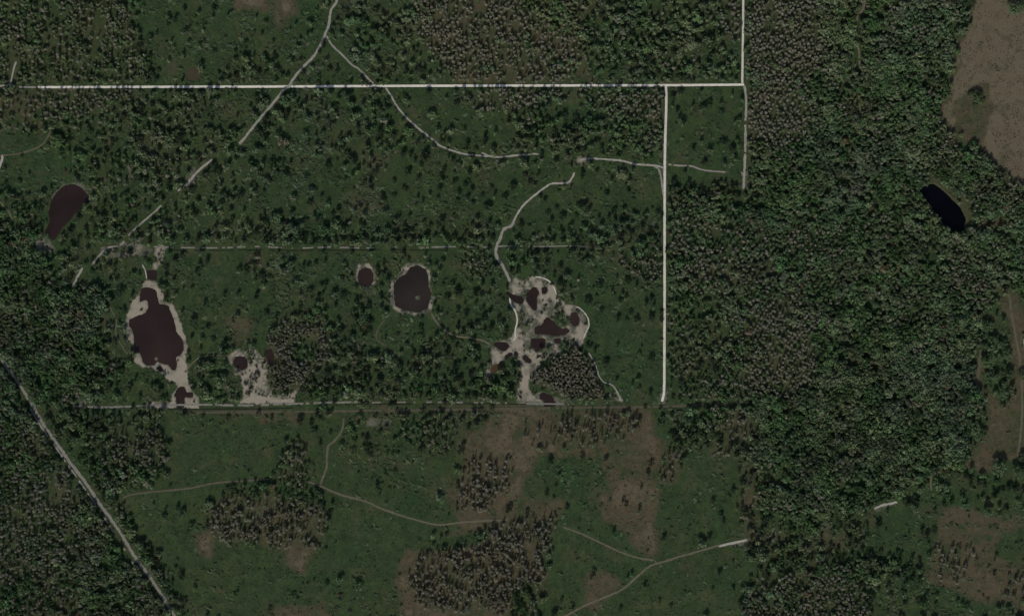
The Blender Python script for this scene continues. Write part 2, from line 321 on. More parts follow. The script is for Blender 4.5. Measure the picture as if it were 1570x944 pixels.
# ------------------------------------------------------------------ ways: name, label, points, width, paleness, patchiness (0 solid)
WAYS = [
 ('road', 'long straight white road crossing the north from west to east', "58 134 200 133.5 400 133 600 132 800 131.5 1000 131 1141 130", 3.5, 1.0, 0),
 ('road', 'white road running north off the corner', "1139 -80 1139.5 0 1139 60 1138 128", 3.2, .92, 0),
 ('road', 'white road running south from the long road', "1021 132 1021.5 160 1019.5 235 1019 330 1019 450 1018.5 560 1018 600 1015 615", 3.7, .95, 0),
 ('dirt_track', 'sandy track curving from the north edge to the long road', "519 -30 517 0 508 15 504 38 498 54 490 72 478 90 463 105 452 118 444 130 431 143 415 163 400 180 388 195 378 208 366 222", 4.0, .62, .1),
 ('dirt_track', 'short pale piece of track showing between shrubs north west', "326 244 310 257 297 270 285 284 272 293", 3.6, .66, .15),
 ('dirt_track', 'short pale track piece south of the previous one', "250 312 238 324 224 336 210 348 196 362 184 376 165 380 152 392 140 408", 2.8, .6, .3),
 ('dirt_track', 'last piece of the sandy diagonal track', "127 410 119 424 111 441", 3.5, .65, .1),
 ('dirt_track', 'thin track forking south east towards the long road', "500 54 508 68 520 80 532 92 540 100 547 104 553 109 565 121 573 129", 2.8, .6, .15),
 ('dirt_track', 'thin pale track bending south east from the long road', "591 134 600 148 610 165 625 182 645 200 666 216 672 222 685 228 703 234 718 237 740 239 752 240", 2.8, .66, .16),
 ('dirt_track', 'thin pale track piece heading east in mid north', "738 234 750 239 765 241 795 238 826 236", 2.8, .65, .15),
 ('dirt_track', 'pale track leading to the white southbound road', "889 246 905 243 925 244 935 245 955 247 975 252 1005 254 1018 258", 3.2, .66, .08),
 ('dirt_track', 'pale curved spur joining the white southbound road', "1001 254 1010 260 1014 275 1017 300", 2.5, .6, .1),
 ('dirt_track', 'pale winding track curving down to the hedge line', "881 264 877 273 871 280 862 281 845 282 832 290 819 300 805 312 795 325 788 338 786 346", 3.0, .7, .05),
 ('dirt_track', 'pale track dropping onto the central sand flat', "788 338 784 346 772 352 767 365 761 378 761 392 768 403 776 418 782 432", 4.6, .6, .12),
 ('dirt_track', 'thin track stub east of the white road', "1024 252 1040 254 1060 255 1080 261 1113 264", 2.4, .6, .2),
 ('dirt_track', 'patchy sandy lane along the east side of the small field', "1141 131 1144 150 1143 190 1143 215 1142 245 1140 290", 3.6, .64, .25),
 ('dirt_track', 'overgrown straight lane across the middle', "235 378 275 379.5 330 380 365 379 400 378 450 380.5 500 379 565 380 600 378.5 640 379.5 700 378 740 379 780 377 830 378 870 377 900 378", 2.3, .54, .50),
 ('ditch', 'dark ditch below the overgrown straight lane', "262 383.5 330 384 400 383 450 384 520 384 600 383 690 384", 1.6, -1, .4),
 ('ditch', 'dark ditch running under the southern boundary lane', "258 627 300 627 350 626.5 400 626.5 450 625", 2.0, -1, .1),
 ('ditch', 'dark overgrown ditch along the southern boundary further east', "560 619.5 640 619 740 618.5 820 620", 1.8, -1, .4),
 ('road', 'grey country road running down the south west corner', "-60 460 0 548 20 575 35 597 50 622 70 655 95 690 110 712 135 745 155 775 170 795 190 825 205 850 230 885 250 915 268 944 310 1005", 4.6, .55, .05),
 ('dirt_track', 'worn verge beside the grey country road', "46 625 62 652 86 686 104 712 128 746 150 778 180 824 205 865", 2.6, .6, .5),
 ('dirt_track', 'sandy lane along the southern boundary', "112 622 160 624 220 622 300 620 380 621 440 619 500 617 555 616", 3.0, .53, .36),
 ('dirt_track', 'faint eastern stretch of the boundary lane', "560 617 640 616 740 617 850 619 930 619", 2.6, .52, .45),
 ('dirt_track', 'brown grassy lane below the boundary', "300 632 420 631 600 629 740 627 850 625 1010 623 1090 620 1150 617", 4.0, .22, .3),
 ('dirt_track', 'meadow path bending south from the boundary', "527 640 524 660 513 675 503 685 501 705 500 718 491 742", 3.2, .36, .05),
 ('dirt_track', 'long brown meadow path crossing the southern meadow', "470 737 492 745 520 757 560 768 580 777 610 788 640 797 660 802 678 804 710 800 780 796", 3.2, .4, .05),
 ('dirt_track', 'brown meadow path west of the bare cypress clump', "187 763 205 757 240 753 290 748 330 740 370 737 414 734", 3.0, .3, .05),
 ('dirt_track', 'brown meadow path running to the path fork', "862 807 890 817 920 831 950 845 980 855 1003 858", 2.8, .4, .05),
 ('dirt_track', 'brown meadow path from the south edge to the eastern wood', "850 948 870 942 900 926 950 905 975 885 995 868 1015 861 1045 852 1080 842 1105 835 1132 830", 3.3, .42, .03),
 ('dirt_track', 'short faint branch at the path fork', "1003 858 1008 864", 2.4, .35, .1),
 ('dirt_track', 'track leading east out of the big round pond', "661 480 670 495 685 508 700 515 720 518 740 522 752 528", 2.8, .5, .05),
 ('dirt_track', 'faint track south west of the big round pond', "606 474 592 488 580 503 578 520 600 535 620 553", 2.0, .26, .3),
 ('dirt_track', 'thin pale track east of the large sandy pond', "350 545 330 545 310 546 300 552 290 562 286 570", 2.2, .5, .1),
 ('dirt_track', 'thin brown track west of the large sandy pond', "168 470 178 490 178 512 190 535 204 552", 2.0, .36, .2),
 ('dirt_track', 'sandy rides through the north of the eastern wood', "1329 -30 1326 0 1323 14 1313 30 1313 60 1317 80 1318 105", 3.4, .48, .3),
 ('dirt_track', 'brown ride in the eastern wood', "1318 158 1319 182", 2.8, .32, .1),
 ('dirt_track', 'tan lane between the big oaks', "1504 535 1502 555 1499 572 1496 592", 5.5, .3, .05),
 ('dirt_track', 'worn farm track along the east edge', "1547 450 1551 480 1558 520 1565 560 1567 640 1560 700", 3.5, .34, .2),
 ('dirt_track', 'short pale track by the south eastern clearing', "1340 780 1352 774 1363 772 1376 769", 3.6, .7, .05),
 ('dirt_track', 'pale strip at the east end of the meadow path', "1102 837 1115 834 1132 830 1146 827", 3.6, .7, .1),
 ('dirt_track', 'tan strip above the south eastern clearing', "1428 752 1427 738 1428 728", 3.5, .4, .05),
 ('dirt_track', 'pale track in the north west corner', "-40 134 0 132 15 129 20 110 25 94", 2.8, .65, .1),
 ('dirt_track', 'broken pale track leading to the long road', "15 130 28 133 42 134 56 134", 2.6, .6, .4),
 ('dirt_track', 'tan track round the western meadow', "-30 240 20 237 45 231 62 224 72 212 78 200", 2.6, .35, .1),
 ('dirt_track', 'pale bit of track at the west edge', "4 238 2 250 -4 262", 4.0, .7, .1),
 ('dirt_track', 'thin pale track west of the comma pond', "-4 305 6 316 14 326 20 340", 2.4, .5, .15),
 ('dirt_track', 'thin white loop round the top of the sand flat', "820 424 832 426 842 431 849 440 853 452", 1.6, .95, .05),
 ('dirt_track', 'pale track down the west side of the sand flat', "781 456 784 468 790 477 793 490 790 506 790 518 786 522", 2.2, .9, .05),
 ('dirt_track', 'pale loop east of the sand flat', "882 470 890 473 900 485 903 498 898 510 894 520", 2.0, .8, .1),
 ('dirt_track', 'pale curved track east of the cypress stand', "902 540 912 556 918 575 925 585 938 590 946 600 952 614", 2.0, .65, .2),
 ('dirt_track', 'short vertical track on the west of the pond path', "218 405 223 416 225 428", 2.0, .7, .1),
]
def dense(pts, step=1.3):
    out = []
    n = len(pts)
    for i in range(n - 1):
        p0 = pts[max(i - 1, 0)]; p1 = pts[i]; p2 = pts[i + 1]; p3 = pts[min(i + 2, n - 1)]
        d = math.hypot(p2[0] - p1[0], p2[1] - p1[1]); k = max(1, int(d / step))
        for j in range(k):
            t = j / k
            out.append(tuple(.5 * ((2 * p1[a]) + (-p0[a] + p2[a]) * t + (2 * p0[a] - 5 * p1[a] + 4 * p2[a] - p3[a]) * t * t + (-p0[a] + 3 * p1[a] - 3 * p2[a] + p3[a]) * t ** 3) for a in (0, 1)))
    out.append(pts[-1])
    return np.array(out)
way_pts = [dense(P(w[2])) for w in WAYS]
verge = np.zeros((H, W)); vtone = np.zeros((H, W)); clear = np.zeros((H, W))
for w, d in zip(WAYS, way_pts):
    hw = w[3] / 2
    for x, y in d:
        i, j = int(x + M), int(y + M)
        if 4 < i < W - 5 and 4 < j < H - 5:
            k = int(hw + 2.2)
            clear[j - k:j + k + 1, i - k:i + k + 1] = 1
            k = int(hw + .8)
            verge[j - k:j + k + 1, i - k:i + k + 1] = np.maximum(verge[j - k:j + k + 1, i - k:i + k + 1], .25 + .5 * max(w[4], -.3))
verge = blur(verge, 1) * (.3 + fbm(gx, gy, 8, 700, 3))
brown = np.clip(L['B'] + (fbm(gx, gy, 34, 400, 5) - .5) * .9 + (fbm(gx, gy, 6, 430, 3) - .5) * .25, 0, 1)
brown = np.clip(np.where(L['B'] > .4, L['B'] + (brown - L['B']) * .45 - 2.2 * np.clip(fbm(gx, gy, 20, 470, 5) - .55, 0, 1) * (L['B'] < 1.0), brown * .85), 0, 1)
brown = np.maximum(brown, verge * .75)
brown = np.maximum(brown, (.45 * L['G']) * np.clip(L['T'] * 1.4, 0, 1))
olive = np.clip(L['O'] + (fbm(gx, gy, 40, 500, 5) - .5) * 1.3, 0, 1)
lush = fbm(gx, gy, 13, 600, 5)

# ------------------------------------------------------------------ materials
def new_mat(name):
    m = bpy.data.materials.new(name); m.use_nodes = True
    nt = m.node_tree; nt.nodes.clear()
    out = nt.nodes.new('ShaderNodeOutputMaterial'); b = nt.nodes.new('ShaderNodeBsdfPrincipled')
    nt.links.new(b.outputs[0], out.inputs[0])
    return m, nt, b
def mixc(nt, f, a, b, mode='MIX'):
    n = nt.nodes.new('ShaderNodeMix'); n.data_type = 'RGBA'; n.blend_type = mode
    for sock, v in ((n.inputs[0], f), (n.inputs[6], a), (n.inputs[7], b)):
        if hasattr(v, 'node'): nt.links.new(v, sock)
        else: sock.default_value = v if not isinstance(v, tuple) else (*v, 1) if len(v) == 3 else v
    return n.outputs[2]
def math_(nt, op, a, b=0, c=0, clamp=False):
    n = nt.nodes.new('ShaderNodeMath'); n.operation = op; n.use_clamp = clamp
    for i, v in enumerate((a, b, c)):
        if hasattr(v, 'node'): nt.links.new(v, n.inputs[i])
        else: n.inputs[i].default_value = v
    return n.outputs[0]
def noise(nt, scale, detail=4, rough=.6, vec=None):
    g = nt.nodes.new('ShaderNodeNewGeometry') if vec is None else None
    n = nt.nodes.new('ShaderNodeTexNoise'); n.inputs['Scale'].default_value = scale
    n.inputs['Detail'].default_value = detail; n.inputs['Roughness'].default_value = rough
    nt.links.new(g.outputs['Position'] if vec is None else vec, n.inputs['Vector'])
    return n.outputs['Fac']
def ramp(nt, f, a, b):
    n = nt.nodes.new('ShaderNodeMapRange'); n.inputs['From Min'].default_value = a; n.inputs['From Max'].default_value = b
    nt.links.new(f, n.inputs['Value']); return n.outputs['Result']
def bump(nt, b, h, strength, dist):
    n = nt.nodes.new('ShaderNodeBump'); n.inputs['Strength'].default_value = strength; n.inputs['Distance'].default_value = dist
    nt.links.new(h, n.inputs['Height']); nt.links.new(n.outputs[0], b.inputs['Normal'])

# ground: grass, dry grass, bare brown soil and sand mixed by survey attributes and noise
mg, nt, b = new_mat('ground')
at = nt.nodes.new('ShaderNodeAttribute'); at.attribute_name = 'cover'
sep = nt.nodes.new('ShaderNodeSeparateColor'); nt.links.new(at.outputs['Color'], sep.inputs[0])
fs, fb, fo = sep.outputs[0], sep.outputs[1], sep.outputs[2]
fl = at.outputs['Alpha']
n1 = noise(nt, .16, 5, .65); n2 = noise(nt, .55, 3, .6); n3 = noise(nt, .05, 4, .6)
grass = mixc(nt, fo, (.028, .069, .024), (.069, .083, .031))
n7 = noise(nt, .035, 6, .72)
n4 = noise(nt, .09, 5, .7); n5 = noise(nt, .28, 4, .7)
grass = mixc(nt, math_(nt, 'MULTIPLY', ramp(nt, n5, .46, .64), .75), grass, (.086, .114, .046))
grass = mixc(nt, math_(nt, 'MULTIPLY', ramp(nt, n4, .48, .66), .5), grass, (.034, .076, .032))
grass = mixc(nt, math_(nt, 'MULTIPLY', ramp(nt, n4, .52, .38), .7), grass, (.018, .038, .018))
grass = mixc(nt, math_(nt, 'MULTIPLY', ramp(nt, n7, .52, .64), .75), grass, (.090, .088, .045))
n6 = noise(nt, .9, 3, .7)
grass = mixc(nt, ramp(nt, n6, .38, .56), mixc(nt, .35, grass, (.018, .030, .014)), grass)
grass = mixc(nt, ramp(nt, n1, .3, .72), mixc(nt, .42, grass, (.018, .034, .016)), grass)
grass = mixc(nt, ramp(nt, fl, .38, .66), mixc(nt, .38, grass, (.022, .038, .018)), grass)
soil = mixc(nt, ramp(nt, n1, .3, .7), (.056, .050, .030), (.122, .099, .063))
soil = mixc(nt, math_(nt, 'MULTIPLY', ramp(nt, n5, .50, .66), .55), soil, (.064, .072, .038))
soil = mixc(nt, ramp(nt, n6, .36, .55), mixc(nt, .4, soil, (.045, .036, .024)), soil)
soil = mixc(nt, math_(nt, 'MULTIPLY', ramp(nt, fb, .90, 1.0), .75), soil, (.150, .126, .086))
soil = mixc(nt, math_(nt, 'MULTIPLY', ramp(nt, n7, .52, .64), .5), soil, (.105, .072, .046))
soil = mixc(nt, math_(nt, 'MULTIPLY', ramp(nt, n7, .48, .38), .6), soil, (.050, .052, .030))
fbn = math_(nt, 'ADD', fb, math_(nt, 'MULTIPLY', math_(nt, 'SUBTRACT', n2, .5), .7))
fbn = math_(nt, 'MULTIPLY', ramp(nt, fbn, .18, .85), .93)
col = mixc(nt, fbn, grass, soil)
sandc = mixc(nt, ramp(nt, n1, .36, .64), (.115, .108, .086), (.265, .245, .20))
sandc = mixc(nt, math_(nt, 'MULTIPLY', ramp(nt, n4, .42, .62), .55), sandc, (.105, .102, .080))
sandc = mixc(nt, ramp(nt, n2, .38, .56), mixc(nt, .65, sandc, (.095, .092, .072)), sandc)
sandc = mixc(nt, math_(nt, 'MULTIPLY', ramp(nt, fs, .70, .98), .75), sandc, (.34, .30, .235))
fsn = math_(nt, 'ADD', fs, math_(nt, 'MULTIPLY', math_(nt, 'SUBTRACT', n2, .5), .5))
col = mixc(nt, ramp(nt, fsn, .22, .8), col, sandc)
nt.links.new(col, b.inputs['Base Color']); b.inputs['Roughness'].default_value = .95
b.inputs['Specular IOR Level'].default_value = .1
bump(nt, b, noise(nt, .5, 5, .7), .55, .9)

def way_mat(name, pale):
    m, nt, b = new_mat(name)
    n1 = noise(nt, .35, 5, .65); n2 = noise(nt, .06, 3, .6)
    p = max(pale, 0)
    hi = tuple(c * (p ** 1.9) for c in (.78, .74, .66)) if p > .5 else tuple(.58 * c * (.30 + p) for c in (.34, .31, .215))
    if pale < 0: hi = (.022, .026, .018)
    lo = tuple(c * .70 for c in hi)
    c = mixc(nt, ramp(nt, n1, .3, .68), lo, hi)
    c = mixc(nt, math_(nt, 'MULTIPLY', ramp(nt, n2, .5, .75), .3), c, tuple(x * .55 for x in hi))
    nt.links.new(c, b.inputs['Base Color']); b.inputs['Roughness'].default_value = .95
    b.inputs['Specular IOR Level'].default_value = .1
    bump(nt, b, n1, .3, .2)
    return m
water = {}
for k, c in {'brown': (.028, .017, .0145), 'olive': (.060, .052, .030), 'grey': (.027, .021, .017), 'black': (.002, .002, .004), 'amber': (.085, .055, .022)}.items():
    m, nt, b = new_mat('water_' + k)
    n = noise(nt, .02, 3, .5)
    nt.links.new(mixc(nt, ramp(nt, n, .35, .7), tuple(x * .72 for x in c), tuple(x * 1.2 for x in c)), b.inputs['Base Color'])
    b.inputs['Roughness'].default_value = .12; b.inputs['IOR'].default_value = 1.33
    if k == 'black': b.inputs['Specular IOR Level'].default_value = .25
    bump(nt, b, noise(nt, .8, 2, .5), .05, .1)
    water[k] = m
def leaf_mat(name):
    m, nt, b = new_mat(name)
    a = nt.nodes.new('ShaderNodeAttribute'); a.attribute_type = 'INSTANCER'; a.attribute_name = 'tint'
    n = noise(nt, .42, 3, .6)
    c = mixc(nt, 1.0, a.outputs['Color'], mixc(nt, ramp(nt, n, .34, .68), (.78, .80, .78), (1.22, 1.20, 1.16)), 'MULTIPLY')
    nt.links.new(c, b.inputs['Base Color']); b.inputs['Roughness'].default_value = .75
    b.inputs['Specular IOR Level'].default_value = .2
    return m
leafm = leaf_mat('foliage'); twigm = leaf_mat('bare_twigs')
barkm, nt, b = new_mat('bark')
nt.links.new(mixc(nt, noise(nt, 2.5, 3), (.09, .075, .06), (.22, .195, .165)), b.inputs['Base Color']); b.inputs['Roughness'].default_value = .9

# ------------------------------------------------------------------ object helpers
C = scene.collection
def mesh_np(name, v, quads=None, tris=None, mat=None, mats=None, midx=None):
    me = bpy.data.meshes.new(name)
    v = np.asarray(v, dtype=np.float32)
    q = np.zeros((0, 4), int) if quads is None else np.asarray(quads, int)
    t = np.zeros((0, 3), int) if tris is None else np.asarray(tris, int)
    me.vertices.add(len(v)); me.vertices.foreach_set('co', v.ravel())
    nl = len(q) * 4 + len(t) * 3
    me.loops.add(nl); me.loops.foreach_set('vertex_index', np.concatenate([q.ravel(), t.ravel()]).astype(np.int32))
    me.polygons.add(len(q) + len(t))
    st = np.concatenate([np.arange(len(q)) * 4, len(q) * 4 + np.arange(len(t)) * 3]).astype(np.int32)
    me.polygons.foreach_set('loop_start', st)
    if midx is not None: me.polygons.foreach_set('material_index', np.asarray(midx, np.int32))
    for mm in (mats or ([mat] if mat else [])): me.materials.append(mm)
    me.update(calc_edges=True)
    return me
def link(name, data, parent=None, loc=None):
    o = bpy.data.objects.new(name, data); C.objects.link(o)
    if parent is not None: o.parent = parent
    if loc is not None: o.location = loc
    return o
def tag(o, label, cat=None, group=None, kind=None):
    o['label'] = label
    if cat: o['category'] = cat
    if group: o['group'] = group
    if kind: o['kind'] = kind
    return o

# ------------------------------------------------------------------ ground: one sheet, fine in the middle, out to the horizon
st = 1.45
ix = np.arange(-M + 2, 1570 + M - 2, st); iy = np.arange(-M + 2, 944 + M - 2, st)
far = np.array([150, 400, 900, 2000, 4500, 9000, 16000, 26000.])
ax_ = np.concatenate([(ix[0] - far)[::-1], ix, ix[-1] + far]); ay_ = np.concatenate([(iy[0] - far)[::-1], iy, iy[-1] + far])
AX, AY = np.meshgrid(ax_, ay_)
def attr_grid():
    return np.stack([sample(sand, AX, AY), sample(brown, AX, AY), sample(olive, AX, AY), sample(lush, AX, AY)], -1)
A4 = attr_grid()
GZ = sample(Z0, AX, AY)
nx, ny = len(ax_), len(ay_)
outer = (AX < ix[0]) | (AX > ix[-1]) | (AY < iy[0]) | (AY > iy[-1])
GZ[outer] = 0
V = np.stack([X(AX), Y(AY), GZ], -1).reshape(-1, 3)
ii, jj = np.meshgrid(np.arange(nx - 1), np.arange(ny - 1))
q0 = (jj * nx + ii)
Q = np.stack([q0, q0 + nx, q0 + nx + 1, q0 + 1], -1).reshape(-1, 4)
def set_cover(me, arr):
    a = me.attributes.new('cover', 'FLOAT_COLOR', 'POINT'); a.data.foreach_set('color', arr.astype(np.float32).ravel())
gm = mesh_np('ground', V, Q, mat=mg); set_cover(gm, A4.reshape(-1, 4))
tag(link('ground', gm), 'green grass and brown soil of the flat land', kind='structure')
# sand flats as thin sheets over the ground
sv = A4[..., 0].reshape(-1)
fsel = (sv[Q].max(1) > .06) & (~outer.reshape(-1)[Q].any(1))
Qs = Q[fsel]; used, inv = np.unique(Qs, return_inverse=True)
Vs = V[used].copy(); Vs[:, 2] += .03
sm = mesh_np('sand_flat', Vs, inv.reshape(-1, 4), mat=mg); set_cover(sm, A4.reshape(-1, 4)[used])
tag(link('sand_flat', sm), 'pale bare sand round the ponds and along the tracks', kind='structure')

# ponds
for s, c, lab in PONDS:
    p = P(s); cx = sum(a for a, _ in p) / len(p); cy = sum(b_ for _, b_ in p) / len(p)
    pts = dense(p + [p[0]], 2.5)[:-1]
    # push the outline outwards under the bank
    d = np.roll(pts, -1, 0) - np.roll(pts, 1, 0); nrm = np.stack([d[:, 1], -d[:, 0]], 1); nrm /= np.maximum(1e-6, np.linalg.norm(nrm, axis=1))[:, None]
    area = .5 * np.sum(pts[:, 0] * np.roll(pts[:, 1], -1) - np.roll(pts[:, 0], -1) * pts[:, 1])
    pts = pts + nrm * (1.2 if area > 0 else -1.2)
    me = bpy.data.meshes.new('pond')
    vv = [(X(a), Y(b_), -.38) for a, b_ in pts]
    me.from_pydata(vv, [], [list(range(len(vv)))])
    if me.polygons[0].normal.z < 0: me.flip_normals()
    me.materials.append(water[c]); me.update()
    tag(link('pond', me), lab, kind='structure')

# roads and tracks: ragged ribbons a few centimetres proud of the ground
for wi, (w, d) in enumerate(zip(WAYS, way_pts)):
    name, lab, _, wd, pale, patch = w
    t = np.gradient(d, axis=0); t /= np.maximum(1e-6, np.linalg.norm(t, axis=1))[:, None]
    nrm = np.stack([-t[:, 1], t[:, 0]], 1)
    road = name == 'road'
    a = .10 if (road and pale > .9) else .38
    k1 = 1 + (vnoise(d[:, 0], d[:, 1], 3.1, 800 + wi) - .5) * 2 * a
    k2 = 1 + (vnoise(d[:, 0] + 50, d[:, 1], 3.1, 860 + wi) - .5) * 2 * a
    if not road:
        k1[:3] *= np.array([.15, .5, .8])[:len(k1[:3])]; k2[:3] *= np.array([.15, .5, .8])[:len(k2[:3])]
        k1[-3:] *= np.array([.8, .5, .15])[-len(k1[-3:]):]; k2[-3:] *= np.array([.8, .5, .15])[-len(k2[-3:]):]
    hw = wd / 2 * (1 if road else .92)
    zz = .06 + .006 * wi
    Lp = d + nrm * (hw * k1)[:, None]; Rp = d - nrm * (hw * k2)[:, None]
    n = len(d)
    v = [(X(x), Y(y), zz) for x, y in Lp] + [(X(x), Y(y), zz) for x, y in d] + [(X(x), Y(y), zz) for x, y in Rp]
    gap = vnoise(d[:, 0], d[:, 1], 11, 900 + wi) * .65 + vnoise(d[:, 0], d[:, 1], 4, 950 + wi) * .35
    F = []
    for i in range(n - 1):
        if patch > 0 and gap[i] < patch * .95: continue
        F.append((i, n + i, n + i + 1, i + 1)); F.append((n + i, 2 * n + i, 2 * n + i + 1, n + i + 1))
    if not F: continue
    me = bpy.data.meshes.new(name); me.from_pydata(v, [], F)
    me.materials.append(way_mat(name + '_surface', pale)); me.update()
    if me.polygons[0].normal.z < 0: me.flip_normals()
    tag(link(name, me), lab, kind='structure')

# ------------------------------------------------------------------ tree models (unit: crown radius 1, crown height 1)
def leaf_cloud(r, lobes, per, size, flat=.5, jit=.5, lob=.42):
    V, F = [], []
    k = 0
    cs = []
    for i in range(lobes):
        a = r.uniform(0, 2 * math.pi); d = math.sqrt(r.uniform(0, 1)) * .80 if i else 0
        z = .55 + .42 * (1 - d * d * 1.3) * r.uniform(.5, 1.0) - .12
        cs.append((d * math.cos(a), d * math.sin(a), z, lob * r.uniform(.5, 1.3)))
    for cx, cy, cz, cr in cs:
        for _ in range(per):
            n = np.array([r.gauss(0, 1), r.gauss(0, 1), r.gauss(.35, 1)]); n /= np.linalg.norm(n)
            p = np.array([cx, cy, cz]) + n * cr * r.uniform(.7, 1.05) * np.array([1, 1, flat])
            m = n + np.array([r.gauss(0, jit), r.gauss(0, jit), r.gauss(0, jit)]); m /= np.linalg.norm(m)
            u = np.cross(m, [r.random(), r.random(), r.random()]); u /= np.linalg.norm(u); w_ = np.cross(m, u)
            s = size * r.uniform(.6, 1.3)
            for su, sv in ((-1, -.7), (1, -.5), (.8, .8), (-.9, .6)):
                V.append(p + u * su * s * .5 + w_ * sv * s * .5)
            F.append((k, k + 1, k + 2, k + 3)); k += 4
    return np.array(V), np.array(F)
def twig_cloud(r, n1, n2):
    V, F = [], []; k = 0
    for i in range(n1):
        a = r.uniform(0, 2 * math.pi); z0 = r.uniform(.1, .95); reach = (1 - z0 * .65) * r.uniform(.5, 1.05)
        p0 = np.array([0, 0, z0]); p1 = np.array([math.cos(a) * reach, math.sin(a) * reach, z0 + r.uniform(.02, .22)])
        d = p1 - p0; s = np.cross(d, [0, 0, 1]); s /= np.linalg.norm(s)
        wd = r.uniform(.03, .06)
        for q in (p0 - s * wd * .5, p0 + s * wd * .5, p1 + s * wd, p1 - s * wd): V.append(q)
        F.append((k, k + 1, k + 2, k + 3)); k += 4
        for _ in range(n2):
            t = r.uniform(.25, 1.05); p = p0 + d * t + np.array([r.gauss(0, .09), r.gauss(0, .09), r.gauss(0, .05)])
            m = np.array([r.gauss(0, .5), r.gauss(-.15, .5), r.gauss(.8, .5)]); m /= np.linalg.norm(m)
            u = np.cross(m, [r.random(), r.random(), .3]); u /= np.linalg.norm(u); w_ = np.cross(m, u)
            s_ = r.uniform(.07, .17)
            for su, sv in ((-1, -.25), (1, -.3), (1, .3), (-1, .25)): V.append(p + u * su * s_ * .7 + w_ * sv * s_)
            F.append((k, k + 1, k + 2, k + 3)); k += 4
    return np.array(V), np.array(F)
def trunk(r, h=.75, rad=.07, limbs=3):
    V, F = [], []
    def cone(p0, p1, r0, r1, n=6):
        k = len(V); d = np.array(p1) - np.array(p0); d = d / np.linalg.norm(d)
        u = np.cross(d, [.3, 1, .2]); u /= np.linalg.norm(u); w_ = np.cross(d, u)
        for p, rr in ((p0, r0), (p1, r1)):
            for i in range(n):
                a = 2 * math.pi * i / n; V.append(np.array(p) + (u * math.cos(a) + w_ * math.sin(a)) * rr)
        for i in range(n): F.append((k + i, k + (i + 1) % n, k + n + (i + 1) % n, k + n + i))
    cone((0, 0, -.02), (0.02, .01, h * .5), rad, rad * .7); cone((0.02, .01, h * .5), (.03, -.02, h), rad * .7, rad * .3)
    for i in range(limbs):
        a = 2 * math.pi * i / limbs + r.uniform(0, 1)
        cone((.02, .01, h * .5), (math.cos(a) * .45, math.sin(a) * .45, h * .95), rad * .5, rad * .15, 4)
    return np.array(V), np.array(F)
rr = random.Random(3)
PROTO = {}
def proto(kind, name, crowns, leafmat):
    out = []
    for i in range(len(crowns)):
        cv, cf = crowns[i]; tv, tf = trunk(rr, .8 if kind != 'shrub' else .5, .05 if kind == 'bare' else .06)
        cme = mesh_np(name + '_crown', cv, cf, mat=leafmat); tme = mesh_np(name + '_trunk', tv, tf, mat=barkm)
        jme = mesh_np(name + '_whole', np.concatenate([cv, tv]), np.concatenate([cf, tf + len(cv)]), mats=[leafmat, barkm], midx=[0] * len(cf) + [1] * len(tf))
        out.append((cme, tme, jme))
    PROTO[kind] = out
proto('leafy', 'leafy_tree', [leaf_cloud(rr, rr.randint(6, 13), 44, .19) for _ in range(9)], leafm)
proto('bare', 'bare_cypress', [twig_cloud(rr, 34, 6) for _ in range(4)], twigm)
proto('shrub', 'shrub', [leaf_cloud(rr, rr.randint(4, 7), 30, .24, lob=.5) for _ in range(4)], leafm)

proto('oak', 'oak', [leaf_cloud(rr, 30, 46, .11, lob=.24) for _ in range(4)], leafm)

# ------------------------------------------------------------------ where the plants stand
blocked = (sand > .36) | (pond_b > .02)
open_way = clear > 0
def grid_pts(step, seed, jit=.42):
    r = np.random.default_rng(seed)
    xs = np.arange(-M + 12, 1570 + M - 12, step); ys = np.arange(-M + 12, 944 + M - 12, step * .87)
    a, b_ = np.meshgrid(xs, ys); a = a + (np.arange(len(ys)) % 2)[:, None] * step / 2
    a = a + r.uniform(-jit, jit, a.shape) * step; b_ = b_ + r.uniform(-jit, jit, a.shape) * step
    return a.ravel(), b_.ravel()
T = []   # rows: kind, px, py, radius(plan units), height(m), tint, priority
def tint_of(kind, x, y, r):
    n = float(sample(nzA, x, y)); o = float(sample(olive, x, y)); q = float(sample(nzB, x, y))
    if kind == 'bare':
        base = np.array([.272, .264, .212]) * (.78 + .44 * r.random())
        base = base * np.array([1 + .12 * (n - .5), 1, 1 - .15 * (n - .5)])
        if r.random() < .12: base = base * np.array([.6, .72, .5])
        return base
    w1 = float(sample(nzC, x, y)); w2 = float(sample(nzD, x, y))
    g = np.array([.066, .104, .054]); ol = np.array([.098, .119, .062]); bl = np.array([.066, .100, .063]); lush_ = np.array([.046, .100, .040])
    t = np.clip(o + r.normal(0, .25), 0, 1)
    c = g * (1 - t) + ol * t
    if q > .6: c = c * .5 + bl * .5
    if r.random() < .07: c = c * .4 + lush_ * .6
    if r.random() < .035: c = np.array([.11, .112, .085])
    if r.random() < .006: c = np.array([.085, .062, .042])
    if w1 > .62: c = c * .6 + np.array([.090, .100, .070]) * .4
    if w1 < .40: c = c * np.array([.72, .88, .72])
    return c * 2.05 * (.84 + .32 * r.random()) * (.50 + 1.06 * w2)
nzA = fbm(gx, gy, 60, 1201, 4); nzB = fbm(gx, gy, 110, 1301, 3); nzC = fbm(gx, gy, 26, 1401, 4); nzD = fbm(gx, gy, 15, 1451, 4); nzD = np.clip(.5 + (nzD - .5) * 1.35, .05, .95)

